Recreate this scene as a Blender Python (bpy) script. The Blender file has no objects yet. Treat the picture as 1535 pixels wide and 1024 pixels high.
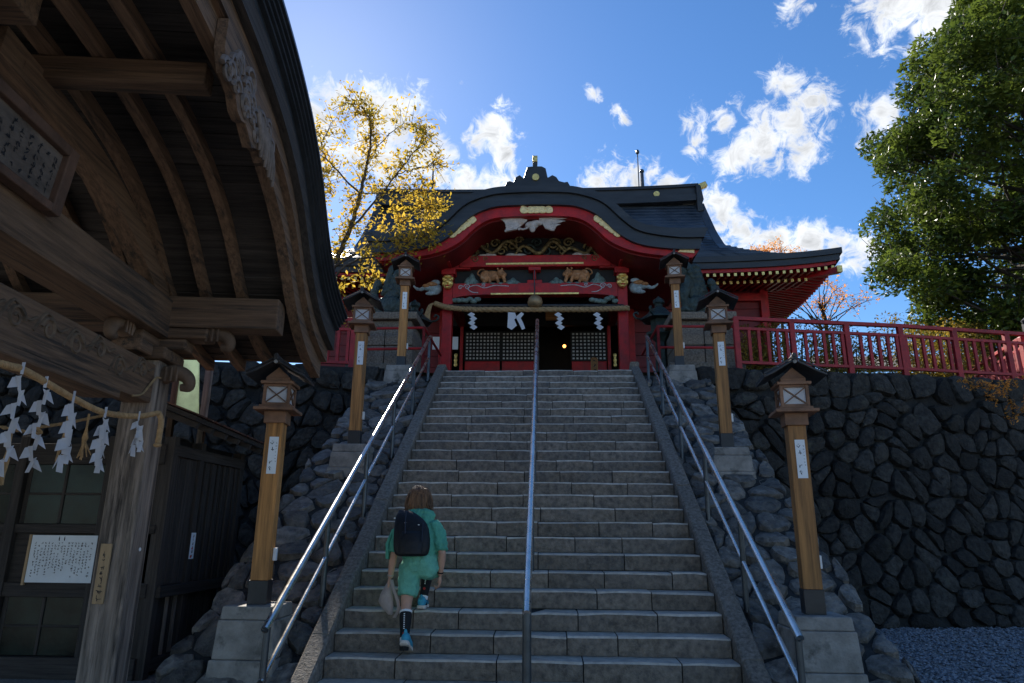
import bpy, bmesh, math, random
import numpy as np
from mathutils import Vector, Matrix, noise
random.seed(11)
R = math.radians
SC = bpy.context.scene
COL = SC.collection
# ---------------------------------------------------------------- camera
CAMZ, FPX, CX, CY = 1.55, 1024.0, 767.5, 512.0
_p, _y, _r = R(15.5), R(2.9), R(0.5)
FW = Vector((-math.sin(_y)*math.cos(_p), math.cos(_y)*math.cos(_p), math.sin(_p)))
_r0 = Vector((math.cos(_y), math.sin(_y), 0)); _u0 = _r0.cross(FW)
RT = _r0*math.cos(_r) + _u0*math.sin(_r); UP = RT.cross(FW)
CAM = Vector((0, 0, CAMZ))
cd = bpy.data.cameras.new('camera'); cd.lens = 36*FPX/1535; cd.sensor_width = 36
cd.clip_start = 0.05; cd.clip_end = 5000
cam = bpy.data.objects.new('camera', cd); COL.objects.link(cam)
cam.matrix_world = Matrix(((RT.x, UP.x, -FW.x, CAM.x), (RT.y, UP.y, -FW.y, CAM.y), (RT.z, UP.z, -FW.z, CAM.z), (0, 0, 0, 1)))
SC.camera = cam
def ray(x, y): return FW + RT*((x-CX)/FPX) - UP*((y-CY)/FPX)
def at(x, y, Y): d = ray(x, y); return CAM + d*(Y/d.y)          # photo pixel -> point on the vertical plane at depth Y
def atz(x, y, Z): d = ray(x, y); return CAM + d*((Z-CAMZ)/d.z)
# ---------------------------------------------------------------- sun, sky
SUN = ray(452, 108).normalized()
SUN_EL = math.asin(SUN.z); SUN_AZ = math.atan2(SUN.x, SUN.y)
sd = bpy.data.lights.new('sun', 'SUN'); sd.energy = 5.0; sd.angle = R(0.5); sd.color = (1, .93, .82)
so = bpy.data.objects.new('sun', sd); COL.objects.link(so)
so.rotation_euler = (-SUN).to_track_quat('-Z', 'Y').to_euler()
W = bpy.data.worlds.new('World'); SC.world = W; W.use_nodes = True
nt = W.node_tree; nt.nodes.clear(); N = nt.nodes.new; LK = nt.links.new
def wmath(op, a, b=None, c=None, clamp=False):
    n = N('ShaderNodeMath'); n.operation = op; n.use_clamp = clamp
    for i, v in enumerate((a, b, c)):
        if v is None: continue
        if isinstance(v, (int, float)): n.inputs[i].default_value = v
        else: LK(v, n.inputs[i])
    return n.outputs[0]
sky = N('ShaderNodeTexSky'); sky.sky_type = 'NISHITA'; sky.sun_disc = False
sky.sun_elevation = SUN_EL; sky.sun_rotation = SUN_AZ
sky.altitude = 600; sky.air_density = 1.0; sky.dust_density = 0.2; sky.ozone_density = 3.0
hs = N('ShaderNodeHueSaturation'); hs.inputs['Saturation'].default_value = 1.22; hs.inputs['Value'].default_value = 0.8; hs.inputs['Hue'].default_value = .503
LK(sky.outputs[0], hs.inputs['Color'])
tc = N('ShaderNodeTexCoord'); DIR = tc.outputs['Generated']
nz1 = N('ShaderNodeTexNoise'); nz1.inputs['Scale'].default_value = 11; nz1.inputs['Detail'].default_value = 9; nz1.inputs['Roughness'].default_value = .62; nz1.inputs['Distortion'].default_value = .35
LK(DIR, nz1.inputs['Vector'])
# clouds: (pixel x, pixel y, radius in px) of puffs, as directions on the sky
PUFFS = [(600,190,70),(640,230,60),(560,160,45),(500,150,50),(480,180,55),(560,240,70),(630,200,40),
         (740,205,42),(715,215,32),(760,230,30),(705,285,48),(740,290,45),(660,265,28),
         (950,275,55),(900,275,32),(1000,282,38),
         (1190,180,62),(1150,210,58),(1220,150,42),(1110,235,40),(1210,225,40),(1180,130,34),(1085,180,24),
         (1030,190,30),(1040,215,24),(1290,185,36),(1320,170,34),
         (1085,320,50),(1120,350,45),(1160,360,34),(1215,362,36),(1290,385,34),(1255,372,26),(1075,295,22),
         (1330,5,55),(1400,0,55),(1195,8,28),(1450,-20,60),(890,140,15),(935,182,19),(922,166,14),(690,124,13)]
acc = None
for px, py, pr in PUFFS:
    d = ray(px, py).normalized()
    vd = N('ShaderNodeVectorMath'); vd.operation = 'DISTANCE'; LK(DIR, vd.inputs[0]); vd.inputs[1].default_value = d
    m = wmath('MULTIPLY_ADD', vd.outputs['Value'], -1.0/(pr*1.75/FPX*0.93), 1.0)
    acc = m if acc is None else wmath('SMOOTH_MAX', acc, m, 0.15)
# cumulus over the unseen sky, coverage raised to add neutral fill light
nz2 = N('ShaderNodeTexNoise'); nz2.inputs['Scale'].default_value = 3.2; nz2.inputs['Detail'].default_value = 2
LK(DIR, nz2.inputs['Vector'])
far = wmath('MULTIPLY_ADD', nz2.outputs['Fac'], 3.2, -1.52)
dv = N('ShaderNodeVectorMath'); dv.operation = 'DOT_PRODUCT'; LK(DIR, dv.inputs[0]); dv.inputs[1].default_value = FW
out_of_view = wmath('MULTIPLY_ADD', dv.outputs['Value'], -8, 5.6, clamp=True)
far = wmath('MULTIPLY_ADD', out_of_view, 2.0, wmath('SUBTRACT', far, 2.0))
acc = wmath('MAXIMUM', acc, far)
nzf = N('ShaderNodeTexNoise'); nzf.inputs['Scale'].default_value = 38; nzf.inputs['Detail'].default_value = 10; nzf.inputs['Roughness'].default_value = .66; nzf.inputs['Distortion'].default_value = .9
LK(DIR, nzf.inputs['Vector'])
den = wmath('ADD', wmath('MULTIPLY_ADD', acc, 1.12, -.50), wmath('ADD', wmath('MULTIPLY_ADD', nz1.outputs['Fac'], 2.0, -1.0), wmath('MULTIPLY_ADD', nzf.outputs['Fac'], 2.0, -1.0)))
mr = N('ShaderNodeMapRange'); mr.interpolation_type = 'SMOOTHSTEP'; LK(den, mr.inputs['Value'])
mr.inputs['From Min'].default_value = -.02; mr.inputs['From Max'].default_value = .55
shade = N('ShaderNodeMapRange'); LK(wmath('MULTIPLY_ADD', nz1.outputs['Fac'], .7, wmath('MULTIPLY', den, -.30)), shade.inputs['Value'])
shade.inputs['From Min'].default_value = .06; shade.inputs['From Max'].default_value = .34
shade.inputs['To Min'].default_value = 3.0; shade.inputs['To Max'].default_value = 6.0
cl = N('ShaderNodeVectorMath'); cl.operation = 'SCALE'; cl.inputs[0].default_value = (.93, .96, 1.0); LK(shade.outputs[0], cl.inputs['Scale'])
mix = N('ShaderNodeMix'); mix.data_type = 'RGBA'; LK(mr.outputs[0], mix.inputs[0]); LK(hs.outputs[0], mix.inputs[6]); LK(cl.outputs[0], mix.inputs[7])
bg = N('ShaderNodeBackground'); bg.inputs['Strength'].default_value = 0.1; LK(mix.outputs[2], bg.inputs['Color'])
wo = N('ShaderNodeOutputWorld'); LK(bg.outputs[0], wo.inputs['Surface'])
SC.view_settings.view_transform = 'Standard'; SC.view_settings.look = 'None'
SC.view_settings.exposure = 1.1; SC.view_settings.gamma = 1.0; SC.view_settings.use_curve_mapping = False
SC.cycles.max_bounces = 6; SC.cycles.diffuse_bounces = 3; SC.cycles.glossy_bounces = 3
SC.cycles.transmission_bounces = 4; SC.cycles.transparent_max_bounces = 6
SC.cycles.caustics_reflective = False; SC.cycles.caustics_refractive = False
# ---------------------------------------------------------------- materials
MATS = {}
def mat(name, col, var=.3, scale=5, rough=.75, metal=0, bump=.25, bscale=25, rnd=0, stretch=(1,1,1), col2=None, spec=.4, transl=0, bdist=.02, detail=6, stain=None, rvar=0):
    m = bpy.data.materials.new(name); m.use_nodes = True; t = m.node_tree
    b = t.nodes['Principled BSDF']; n = t.nodes.new; l = t.links.new
    tcn = n('ShaderNodeTexCoord'); mp = n('ShaderNodeMapping'); mp.inputs['Scale'].default_value = stretch
    l(tcn.outputs['Object'], mp.inputs['Vector'])
    oi = n('ShaderNodeObjectInfo')
    addv = n('ShaderNodeVectorMath'); addv.operation = 'MULTIPLY_ADD'
    l(oi.outputs['Random'], addv.inputs[0]); addv.inputs[1].default_value = (37, 53, 71); l(mp.outputs[0], addv.inputs[2])
    V = addv.outputs[0]
    nz = n('ShaderNodeTexNoise'); nz.inputs['Scale'].default_value = scale; nz.inputs['Detail'].default_value = detail; nz.inputs['Roughness'].default_value = .65
    l(V, nz.inputs['Vector'])
    cr = n('ShaderNodeValToRGB'); l(nz.outputs['Fac'], cr.inputs['Fac'])
    c1 = [max(0, c*(1-var)) for c in col]; c2 = list(col2) if col2 else [min(1, c*(1+var)) for c in col]
    cr.color_ramp.elements[0].position = .33; cr.color_ramp.elements[1].position = .67
    cr.color_ramp.elements[0].color = (*c1, 1); cr.color_ramp.elements[1].color = (*c2, 1)
    out = cr.outputs[0]
    if stain:                                                   # (colour, scale, threshold)
        ns = n('ShaderNodeTexNoise'); ns.inputs['Scale'].default_value = stain[1]; ns.inputs['Detail'].default_value = 7; ns.inputs['Roughness'].default_value = .7; l(V, ns.inputs['Vector'])
        mrn = n('ShaderNodeMapRange'); l(ns.outputs['Fac'], mrn.inputs['Value']); mrn.inputs['From Min'].default_value = stain[2]; mrn.inputs['From Max'].default_value = stain[2]+.12
        mx = n('ShaderNodeMix'); mx.data_type = 'RGBA'; l(mrn.outputs[0], mx.inputs[0]); l(out, mx.inputs[6]); mx.inputs[7].default_value = (*stain[0], 1); out = mx.outputs[2]
    if rnd:
        mr_ = n('ShaderNodeMapRange'); l(oi.outputs['Random'], mr_.inputs['Value']); mr_.inputs['To Min'].default_value = 1-rnd; mr_.inputs['To Max'].default_value = 1+rnd
        sc_ = n('ShaderNodeVectorMath'); sc_.operation = 'SCALE'; l(out, sc_.inputs[0]); l(mr_.outputs[0], sc_.inputs['Scale']); out = sc_.outputs[0]
    l(out, b.inputs['Base Color'])
    b.inputs['Roughness'].default_value = rough; b.inputs['Metallic'].default_value = metal; b.inputs['Specular IOR Level'].default_value = spec
    if rvar:
        rr = n('ShaderNodeMapRange'); l(nz.outputs['Fac'], rr.inputs['Value']); rr.inputs['From Min'].default_value = .3; rr.inputs['From Max'].default_value = .7
        rr.inputs['To Min'].default_value = max(.05, rough-rvar); rr.inputs['To Max'].default_value = min(1, rough+rvar); l(rr.outputs[0], b.inputs['Roughness'])
    if bump:
        nb = n('ShaderNodeTexNoise'); nb.inputs['Scale'].default_value = bscale; nb.inputs['Detail'].default_value = 7; nb.inputs['Roughness'].default_value = .6; l(V, nb.inputs['Vector'])
        bp = n('ShaderNodeBump'); bp.inputs['Strength'].default_value = bump; bp.inputs['Distance'].default_value = bdist; l(nb.outputs['Fac'], bp.inputs['Height']); l(bp.outputs[0], b.inputs['Normal'])
    if transl:
        tr = n('ShaderNodeBsdfTranslucent'); l(out, tr.inputs['Color']); ms = n('ShaderNodeMixShader'); ms.inputs[0].default_value = transl
        l(b.outputs[0], ms.inputs[1]); l(tr.outputs[0], ms.inputs[2]); l(ms.outputs[0], t.nodes['Material Output'].inputs['Surface'])
    MATS[name] = m; return m
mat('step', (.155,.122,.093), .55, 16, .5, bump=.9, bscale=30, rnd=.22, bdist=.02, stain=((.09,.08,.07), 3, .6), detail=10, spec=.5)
mat('tread', (.46,.41,.35), .3, 12, .45, bump=.3, bscale=30, rnd=.15, bdist=.015, stain=((.20,.18,.155), 3, .6), detail=10, spec=.5)  # worn treads, paler still: sky light on upward faces put into the colour
mat('kerb', (.17,.145,.12), .5, 30, .85, bump=.8, bscale=45, rnd=.12, bdist=.02)
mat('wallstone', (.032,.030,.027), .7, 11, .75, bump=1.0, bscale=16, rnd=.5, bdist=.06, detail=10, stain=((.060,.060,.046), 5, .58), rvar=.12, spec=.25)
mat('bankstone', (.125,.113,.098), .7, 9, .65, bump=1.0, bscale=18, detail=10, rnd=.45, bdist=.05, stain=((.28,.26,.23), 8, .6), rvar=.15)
mat('mortar', (.018,.019,.019), .5, 6, .9, bump=.8, bscale=14, bdist=.04)
mat('concrete', (.25,.235,.215), .35, 5, .85, bump=.5, bscale=40, stain=((.10,.097,.088), 4, .53), detail=9)
mat('gravel', (.29,.275,.25), .5, 60, .85, bump=.9, bscale=70, bdist=.03)
mat('pebble', (.17,.18,.20), .6, 22, .7, bump=.2, detail=2)
mat('soil', (.05,.055,.04), .5, 4, .95, bump=.8, bscale=20, bdist=.05)
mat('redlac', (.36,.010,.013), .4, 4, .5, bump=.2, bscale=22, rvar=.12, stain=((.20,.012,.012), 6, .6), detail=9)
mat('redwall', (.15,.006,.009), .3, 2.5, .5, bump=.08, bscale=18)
mat('redrail', (.30,.014,.018), .3, 6, .5, bump=.15, bscale=40)
mat('roofblack', (.028,.032,.038), .35, 2.5, .42, bump=.12, bscale=9, stretch=(.4,2,2))
mat('roofcop', (.035,.045,.06), .45, 1.6, .36, bump=.15, bscale=10, rvar=.1)
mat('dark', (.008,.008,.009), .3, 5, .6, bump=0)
mat('gold', (.85,.58,.20), .35, 14, .36, metal=.6, bump=.5, bscale=40, bdist=.01)
mat('goldpale', (.85,.66,.34), .25, 22, .45, metal=.1, bump=.9, bscale=38, bdist=.015, stain=((.12,.09,.05), 26, .6))
mat('bronze', (.032,.05,.048), .5, 9, .5, metal=.25, bump=.9, bscale=22, stain=((.07,.105,.095), 9, .6), bdist=.03)
mat('carvedark', (.16,.11,.05), .8, 12, .5, metal=.25, bump=.6, bscale=30, col2=(.30,.22,.09), stain=((.01,.05,.03), 9, .58))
mat('carvewhite', (.44,.40,.38), .25, 9, .6, bump=.7, bscale=30, stain=((.42,.30,.22), 5, .55))
mat('carvetan', (.36,.17,.075), .5, 10, .6, bump=.5, bscale=30, stain=((.5,.36,.24), 8, .57))
mat('carverock', (.13,.19,.18), .5, 12, .6, bump=.8, bscale=30)
mat('carveblue', (.28,.36,.42), .4, 14, .6, bump=.5, bscale=40)
mat('scroll', (.42,.47,.52), .2, 14, .6, bump=.2)
mat('wood_old', (.14,.09,.06), .5, 3, .8, bump=.7, bscale=9, stretch=(1,1,1), bdist=.02, rnd=.2)
for ax, st in (('x',(.7,15,15)), ('y',(15,.7,15)), ('z',(15,15,.7))):
    mat('wood_'+ax, (.15,.090,.055), .4, 2.2, .78, stain=((.045,.033,.026), .9, .52), bump=.6, bscale=5, stretch=st, bdist=.02, rnd=.22)
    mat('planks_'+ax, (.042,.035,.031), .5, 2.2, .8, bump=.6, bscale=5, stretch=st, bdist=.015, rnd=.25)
    mat('lampwood_'+ax, (.36,.165,.048), .5, 2.0, .6, bump=.4, bscale=4, stretch=st, bdist=.008, rnd=.28, stain=((.16,.085,.035), .7, .55))
mat('pillar', (.24,.19,.155), .55, 2.0, .85, bump=1.0, bscale=5, stretch=(9,9,.6), bdist=.02, stain=((.035,.028,.024), 1.1, .52))
mat('lampframe', (.19,.10,.058), .4, 4, .65, bump=.4, bscale=12, rnd=.15)
mat('lamproof', (.035,.034,.036), .4, 5, .45, bump=.3, bscale=10, metal=.3)
mat('sleeve', (.02,.021,.024), .3, 6, .4, bump=.1)
mat('paper', (.80,.80,.82), .04, 6, .8, bump=.05, transl=.45)
mat('shide', (.80,.81,.86), .04, 3, .8, bump=.1, bscale=14, transl=.35)
mat('card', (.72,.76,.80), .06, 5, .7, bump=.03)
mat('paperdim', (.78,.77,.78), .2, 3, .8, bump=.05, stain=((.30,.24,.20), 1.6, .58))
mat('bellm', (.30,.22,.13), .35, 8, .5, metal=.5, bump=.3)
mat('carvebeam', (.13,.09,.06), .5, 6, .75, bump=.5, bscale=20)
mat('carvebeam2', (.16,.125,.105), .4, 8, .6, bump=.5, bscale=20)
mat('plaqueboard', (.12,.095,.08), .4, 4, .8, bump=.6, bscale=9, stretch=(2,.6,2))
mat('plaqueframe', (.11,.06,.04), .4, 3, .7, bump=.5, bscale=8)
mat('straw2', (.40,.25,.12), .3, 20, .85, bump=.5, bscale=60, bdist=.01)
mat('shide2', (.62,.60,.62), .08, 8, .8, bump=.15, bscale=14, transl=.3)
mat('tanboard', (.36,.24,.13), .25, 3, .7, bump=.3, bscale=6, stretch=(6,6,.6))
mat('ink', (.02,.02,.025), .1, 5, .7, bump=0)
mat('inkred', (.5,.03,.03), .1, 5, .7, bump=0)
mat('straw', (.34,.23,.12), .35, 20, .85, bump=.6, bscale=60, stretch=(1,1,1), bdist=.01)
mat('steel', (.78,.73,.66), .2, 5, .28, metal=1.0, bump=.05, bscale=40, rvar=.08)
mat('postmetal', (.07,.08,.09), .3, 5, .4, metal=.7, bump=.05)
mat('glass_old', (.006,.014,.013), .6, 2, .22, bump=.25, bscale=3, col2=(.016,.035,.03), spec=.22)
mat('panel_pale', (.62,.72,.58), .25, 2.5, .45, bump=.3, bscale=4, transl=.4)
mat('tin', (.10,.05,.035), .6, 5, .6, metal=.3, bump=.4, bscale=10)
mat('bark', (.06,.05,.04), .5, 6, .9, bump=.8, bscale=20, stretch=(2,2,.6))
mat('leaf_yellow', (.42,.34,.04), .35, 2.2, .6, bump=0, col2=(.70,.46,.06), transl=.6, detail=3)
mat('leaf_green', (.05,.10,.02), .5, .8, .42, bump=0, col2=(.15,.20,.03), transl=.38, detail=3)
mat('leaf_hedge', (.20,.19,.03), .6, .8, .6, bump=0, col2=(.40,.27,.04), transl=.45, detail=3)
mat('leaf_orange', (.75,.32,.06), .4, 3, .6, bump=0, transl=.5, detail=3)
mat('skin', (.52,.29,.20), .12, 8, .5, bump=.05)
mat('shirt', (.10,.39,.27), .2, 9, .8, bump=1.0, bscale=9, bdist=.06, stretch=(1.6,1,.7))
mat('shorts', (.15,.44,.32), .15, 9, .85, bump=1.0, bscale=8, bdist=.06)
mat('hair', (.075,.036,.018), .5, 3, .45, bump=.9, bscale=10, stretch=(9,9,.8), col2=(.30,.15,.07), bdist=.02)
mat('pack', (.005,.005,.007), .4, 6, .6, bump=.4, bscale=20)
mat('packtrim', (.018,.022,.035), .3, 6, .5, bump=.3)
mat('sock', (.008,.008,.010), .2, 8, .8, bump=.2, bscale=60)
mat('white', (.78,.78,.78), .08, 8, .7, bump=.1)
mat('shoe', (.05,.33,.46), .25, 14, .6, bump=.3, bscale=40)
mat('sole', (.62,.56,.50), .15, 8, .7, bump=.3)
mat('hat', (.36,.30,.27), .15, 8, .85, bump=.4, bscale=30)
# ---------------------------------------------------------------- mesh helpers
MW = {}
class MB:
    def __init__(s): s.v = []; s.f = []
    def add(s, vs, fs):
        o = len(s.v); s.v += [Vector(v) for v in vs]; s.f += [tuple(i+o for i in f) for f in fs]; return s
    def mbox(s, M, sx, sy, sz):
        vs = [M @ Vector((x*sx/2, y*sy/2, z*sz/2)) for z in (-1,1) for y in (-1,1) for x in (-1,1)]
        return s.add(vs, [(0,2,3,1),(4,5,7,6),(0,1,5,4),(2,6,7,3),(0,4,6,2),(1,3,7,5)])
    def box(s, c, sz): return s.mbox(Matrix.Translation(c), *sz)
    def beam(s, p0, p1, w, h, up=(0,0,1)):
        p0, p1 = Vector(p0), Vector(p1); z = (p1-p0); L = z.length; z.normalize(); u = Vector(up)
        x = u.cross(z)
        if x.length < 1e-4: x = Vector((1,0,0)).cross(z)
        x.normalize(); y = z.cross(x); c = (p0+p1)/2
        M = Matrix(((x.x,y.x,z.x,c.x),(x.y,y.y,z.y,c.y),(x.z,y.z,z.z,c.z),(0,0,0,1)))
        return s.mbox(M, w, h, L)
    def loft(s, rings, cap=True, closed=True):
        n = len(rings[0]); vs = [p for r in rings for p in r]; fs = []
        for i in range(len(rings)-1):
            for j in range(n if closed else n-1):
                k = (j+1) % n; fs.append((i*n+j, i*n+k, (i+1)*n+k, (i+1)*n+j))
        if cap and closed: fs.append(tuple(range(n-1, -1, -1))); fs.append(tuple((len(rings)-1)*n+j for j in range(n)))
        return s.add(vs, fs)
    def tube(s, pts, r, n=8, cap=True):
        pts = [Vector(p) for p in pts]; rs = r if isinstance(r, (list, tuple)) else [r]*len(pts); rings = []; ref = None
        for i, p in enumerate(pts):
            t = (pts[min(i+1, len(pts)-1)] - pts[max(i-1, 0)])
            t = t.normalized() if t.length > 1e-9 else Vector((0,0,1))
            if ref is None: ref = t.orthogonal().normalized()
            ref = (ref - t*ref.dot(t)); ref = ref.normalized() if ref.length > 1e-6 else t.orthogonal().normalized()
            b = t.cross(ref)
            rings.append([p + (ref*math.cos(2*math.pi*k/n) + b*math.sin(2*math.pi*k/n))*rs[i] for k in range(n)])
        return s.loft(rings, cap)
    def prism(s, front, back):
        n = len(front); vs = list(front)+list(back)
        fs = [tuple(range(n)), tuple(range(2*n-1, n-1, -1))] + [(i, n+i, n+(i+1) % n, (i+1) % n) for i in range(n)]
        return s.add(vs, fs)
    def lathe(s, prof, c, n=16, M=None):
        c = Vector(c); rings = []
        for r, z in prof:
            ring = [Vector((r*math.cos(2*math.pi*k/n), r*math.sin(2*math.pi*k/n), z)) for k in range(n)]
            rings.append([c + ((M @ v) if M else v) for v in ring])
        return s.loft(rings)
    def ell(s, c, r, n=10, m=7, M=None):
        c = Vector(c); rx, ry, rz = r; vs = []; fs = []
        for i in range(1, m):
            a = math.pi*i/m
            for j in range(n):
                b = 2*math.pi*j/n; v = Vector((rx*math.sin(a)*math.cos(b), ry*math.sin(a)*math.sin(b), rz*math.cos(a)))
                vs.append(c + ((M @ v) if M else v))
        t = Vector((0,0,rz)); vs += [c+((M@t) if M else t), c-((M@t) if M else t)]
        for i in range(m-2):
            for j in range(n): k = (j+1) % n; fs.append((i*n+j, (i+1)*n+j, (i+1)*n+k, i*n+k))
        T, B = len(vs)-2, len(vs)-1
        for j in range(n): k = (j+1) % n; fs.append((T, j, k)); fs.append((B, (m-2)*n+k, (m-2)*n+j))
        return s.add(vs, fs)
    def build(s, name, m, parent=None, smooth=None, bevel=0, world=True, kind=None):
        me = bpy.data.meshes.new(name)
        vs = s.v
        if parent is not None and world:
            I = MW[parent.name].inverted(); vs = [I @ v for v in vs]
        me.from_pydata([tuple(v) for v in vs], [], s.f); me.update()
        me.materials.append(MATS[m])
        if len(s.f) < 25000 and not m.startswith('leaf'):
            bm_ = bmesh.new(); bm_.from_mesh(me); bmesh.ops.recalc_face_normals(bm_, faces=bm_.faces); bm_.to_mesh(me); bm_.free()
        if smooth is not None:
            me.polygons.foreach_set('use_smooth', [True]*len(me.polygons)); me.set_sharp_from_angle(angle=R(smooth))
        o = bpy.data.objects.new(name, me); COL.objects.link(o)
        if parent is not None: o.parent = parent; MW[o.name] = MW[parent.name]
        else: MW[o.name] = Matrix.Identity(4)
        if bevel:
            bm = o.modifiers.new('bevel', 'BEVEL'); bm.width = bevel; bm.segments = 2; bm.limit_method = 'ANGLE'; bm.harden_normals = False
        if kind: o['kind'] = kind
        return o
def tag(o, label, cat, group=None):
    o['label'] = label; o['category'] = cat
    if group: o['group'] = group
    return o
def thing(name, label, cat, loc=(0,0,0), rz=0, group=None):
    o = bpy.data.objects.new(name, None); COL.objects.link(o); o.location = loc; o.rotation_euler = (0,0,rz); o.empty_display_size = .2
    MW[o.name] = Matrix.Translation(loc) @ Matrix.Rotation(rz, 4, 'Z'); return tag(o, label, cat, group)
def dup(root, loc, rz, label=None):
    def cp(o, parent):
        c = o.copy(); COL.objects.link(c); c.parent = parent
        for ch in o.children: cp(ch, c)
        return c
    r = cp(root, None); r.location = loc; r.rotation_euler = (0,0,rz)
    if label: r['label'] = label
    MW[r.name] = Matrix.Translation(loc) @ Matrix.Rotation(rz, 4, 'Z'); return r
def cmr(pts, k=6):                                               # Catmull-Rom through points
    P = [Vector(p) for p in pts]; P = [P[0]*2-P[1]] + P + [P[-1]*2-P[-2]]; out = []
    for i in range(1, len(P)-2):
        for j in range(k):
            t = j/k; a, b, c, d = P[i-1:i+3]
            out.append(.5*((2*b)+(c-a)*t+(2*a-5*b+4*c-d)*t*t+(3*b-a-3*c+d)*t**3))
    out.append(P[-2]); return out
def interp(x, pts):
    return float(np.interp(x, [p[0] for p in pts], [p[1] for p in pts]))
def strokes(mb, place, w, h, rows, rng, size=.8, bold=.13):
    """illegible brush-like characters in a column; place(u, v) -> point on the sheet, u,v in metres"""
    for k in range(rows):
        if rng.random() < .12: continue
        cy = h/2 - (k+.5)*h/rows; s = min(w, h/rows)*size*rng.uniform(.75, 1.0)
        for q in range(rng.randint(3, 5)):
            a = rng.choice((0, 0, math.pi/2, math.pi/2, .8, -.8)) + rng.uniform(-.15, .15); L = s*rng.uniform(.35, .9)
            cx, c2 = rng.uniform(-.3, .3)*s, cy + rng.uniform(-.32, .32)*s; t = s*bold*rng.uniform(.7, 1.3)
            dx, dy = math.cos(a)*L/2, math.sin(a)*L/2; nx, ny = -math.sin(a)*t/2, math.cos(a)*t/2
            mb.add([place(cx-dx-nx, c2-dy-ny), place(cx+dx-nx*.5, c2+dy-ny*.5), place(cx+dx+nx*.5, c2+dy+ny*.5), place(cx-dx+nx, c2-dy+ny)], [(0,1,2,3)])
def voronoi(u0, u1, v0, v1, du, dv, rng, jit=.42, drop=0):
    """cells of a jittered grid, clipped to the rectangle"""
    nu, nv = max(1, round((u1-u0)/du)), max(1, round((v1-v0)/dv)); S = {}
    for i in range(-2, nu+2):
        for j in range(-2, nv+2):
            S[i, j] = (u0+(i+.5+(.5 if j % 2 else 0)*.8+rng.uniform(-jit, jit))*(u1-u0)/nu, v0+(j+.5+rng.uniform(-jit, jit))*(v1-v0)/nv)
    for k in list(S):
        if rng.random() < drop: del S[k]
    cells = []
    for i in range(-1, nu+1):
        for j in range(0, nv):
            if (i, j) not in S: continue
            c = S[i, j]; poly = [(u0,v0),(u1,v0),(u1,v1),(u0,v1)]
            for a in range(-2, 3):
                for b in range(-2, 3):
                    o = S.get((i+a, j+b))
                    if o is None or (a == 0 and b == 0): continue
                    mx, my, dx, dy = (c[0]+o[0])/2, (c[1]+o[1])/2, o[0]-c[0], o[1]-c[1]; new = []
                    for k in range(len(poly)):
                        p, q = poly[k], poly[(k+1) % len(poly)]
                        sp = (p[0]-mx)*dx+(p[1]-my)*dy; sq = (q[0]-mx)*dx+(q[1]-my)*dy
                        if sp <= 0: new.append(p)
                        if sp*sq < 0: t = sp/(sp-sq); new.append((p[0]+(q[0]-p[0])*t, p[1]+(q[1]-p[1])*t))
                    poly = new
                    if len(poly) < 3: break
                if len(poly) < 3: break
            if len(poly) >= 3:
                A = abs(sum(poly[k][0]*poly[(k+1) % len(poly)][1]-poly[(k+1) % len(poly)][0]*poly[k][1] for k in range(len(poly))))/2
                if A > .06*du*dv: cells.append(poly)
    return cells
def stone(mb, poly, place, rng, n=10, gap=.012, bulge=.09, depth=.12, flat=.6):
    """one rounded stone over a cell; place(u, v, w) -> point, w out of the wall"""
    L = [0]
    for k in range(len(poly)): a, b = poly[k], poly[(k+1) % len(poly)]; L.append(L[-1]+math.hypot(b[0]-a[0], b[1]-a[1]))
    pts = []
    for k in range(n):
        s = L[-1]*k/n; i = max(j for j in range(len(poly)) if L[j] <= s); a, b = poly[i], poly[(i+1) % len(poly)]; t = (s-L[i])/max(1e-6, L[i+1]-L[i])
        pts.append((a[0]+(b[0]-a[0])*t, a[1]+(b[1]-a[1])*t))
    for _ in range(1): pts = [((pts[k-1][0]+4*pts[k][0]+pts[(k+1) % n][0])/6, (pts[k-1][1]+4*pts[k][1]+pts[(k+1) % n][1])/6) for k in range(n)]
    jr = min(.014, L[-1]*.008); pts = [(a+rng.uniform(-jr, jr), b+rng.uniform(-jr, jr)) for a, b in pts]
    cx, cy = sum(p[0] for p in pts)/n, sum(p[1] for p in pts)/n; rad = L[-1]/6.5
    f = max(.4, 1-gap/rad); bl = bulge*rng.uniform(.5, 1.3)*min(1, rad/.2); tx, ty = rng.uniform(-.35, .35), rng.uniform(-.35, .35); rings = []
    for sc, w in ((f, -depth), (f*.985, -.01), (f*(flat*.5+.5), bl*.7), (f*flat*.8, bl)):
        ring = []
        for p in pts:
            q = rng.uniform(.94, 1.04) if w > 0 else 1
            u, v = cx+(p[0]-cx)*sc*q, cy+(p[1]-cy)*sc*q
            ww = w if w < 0 else w + ((u-cx)*tx+(v-cy)*ty)*.5 + rng.uniform(-.016, .016)
            ring.append(place(u, v, ww))
        rings.append(ring)
    o = len(mb.v); mb.loft(rings, cap=False); c = len(mb.v); mb.v.append(Vector(place(cx+rng.uniform(-.03,.03), cy+rng.uniform(-.03,.03), bl*1.12)))
    mb.f += [(o+3*n+k, o+3*n+(k+1) % n, c) for k in range(n)]
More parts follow.
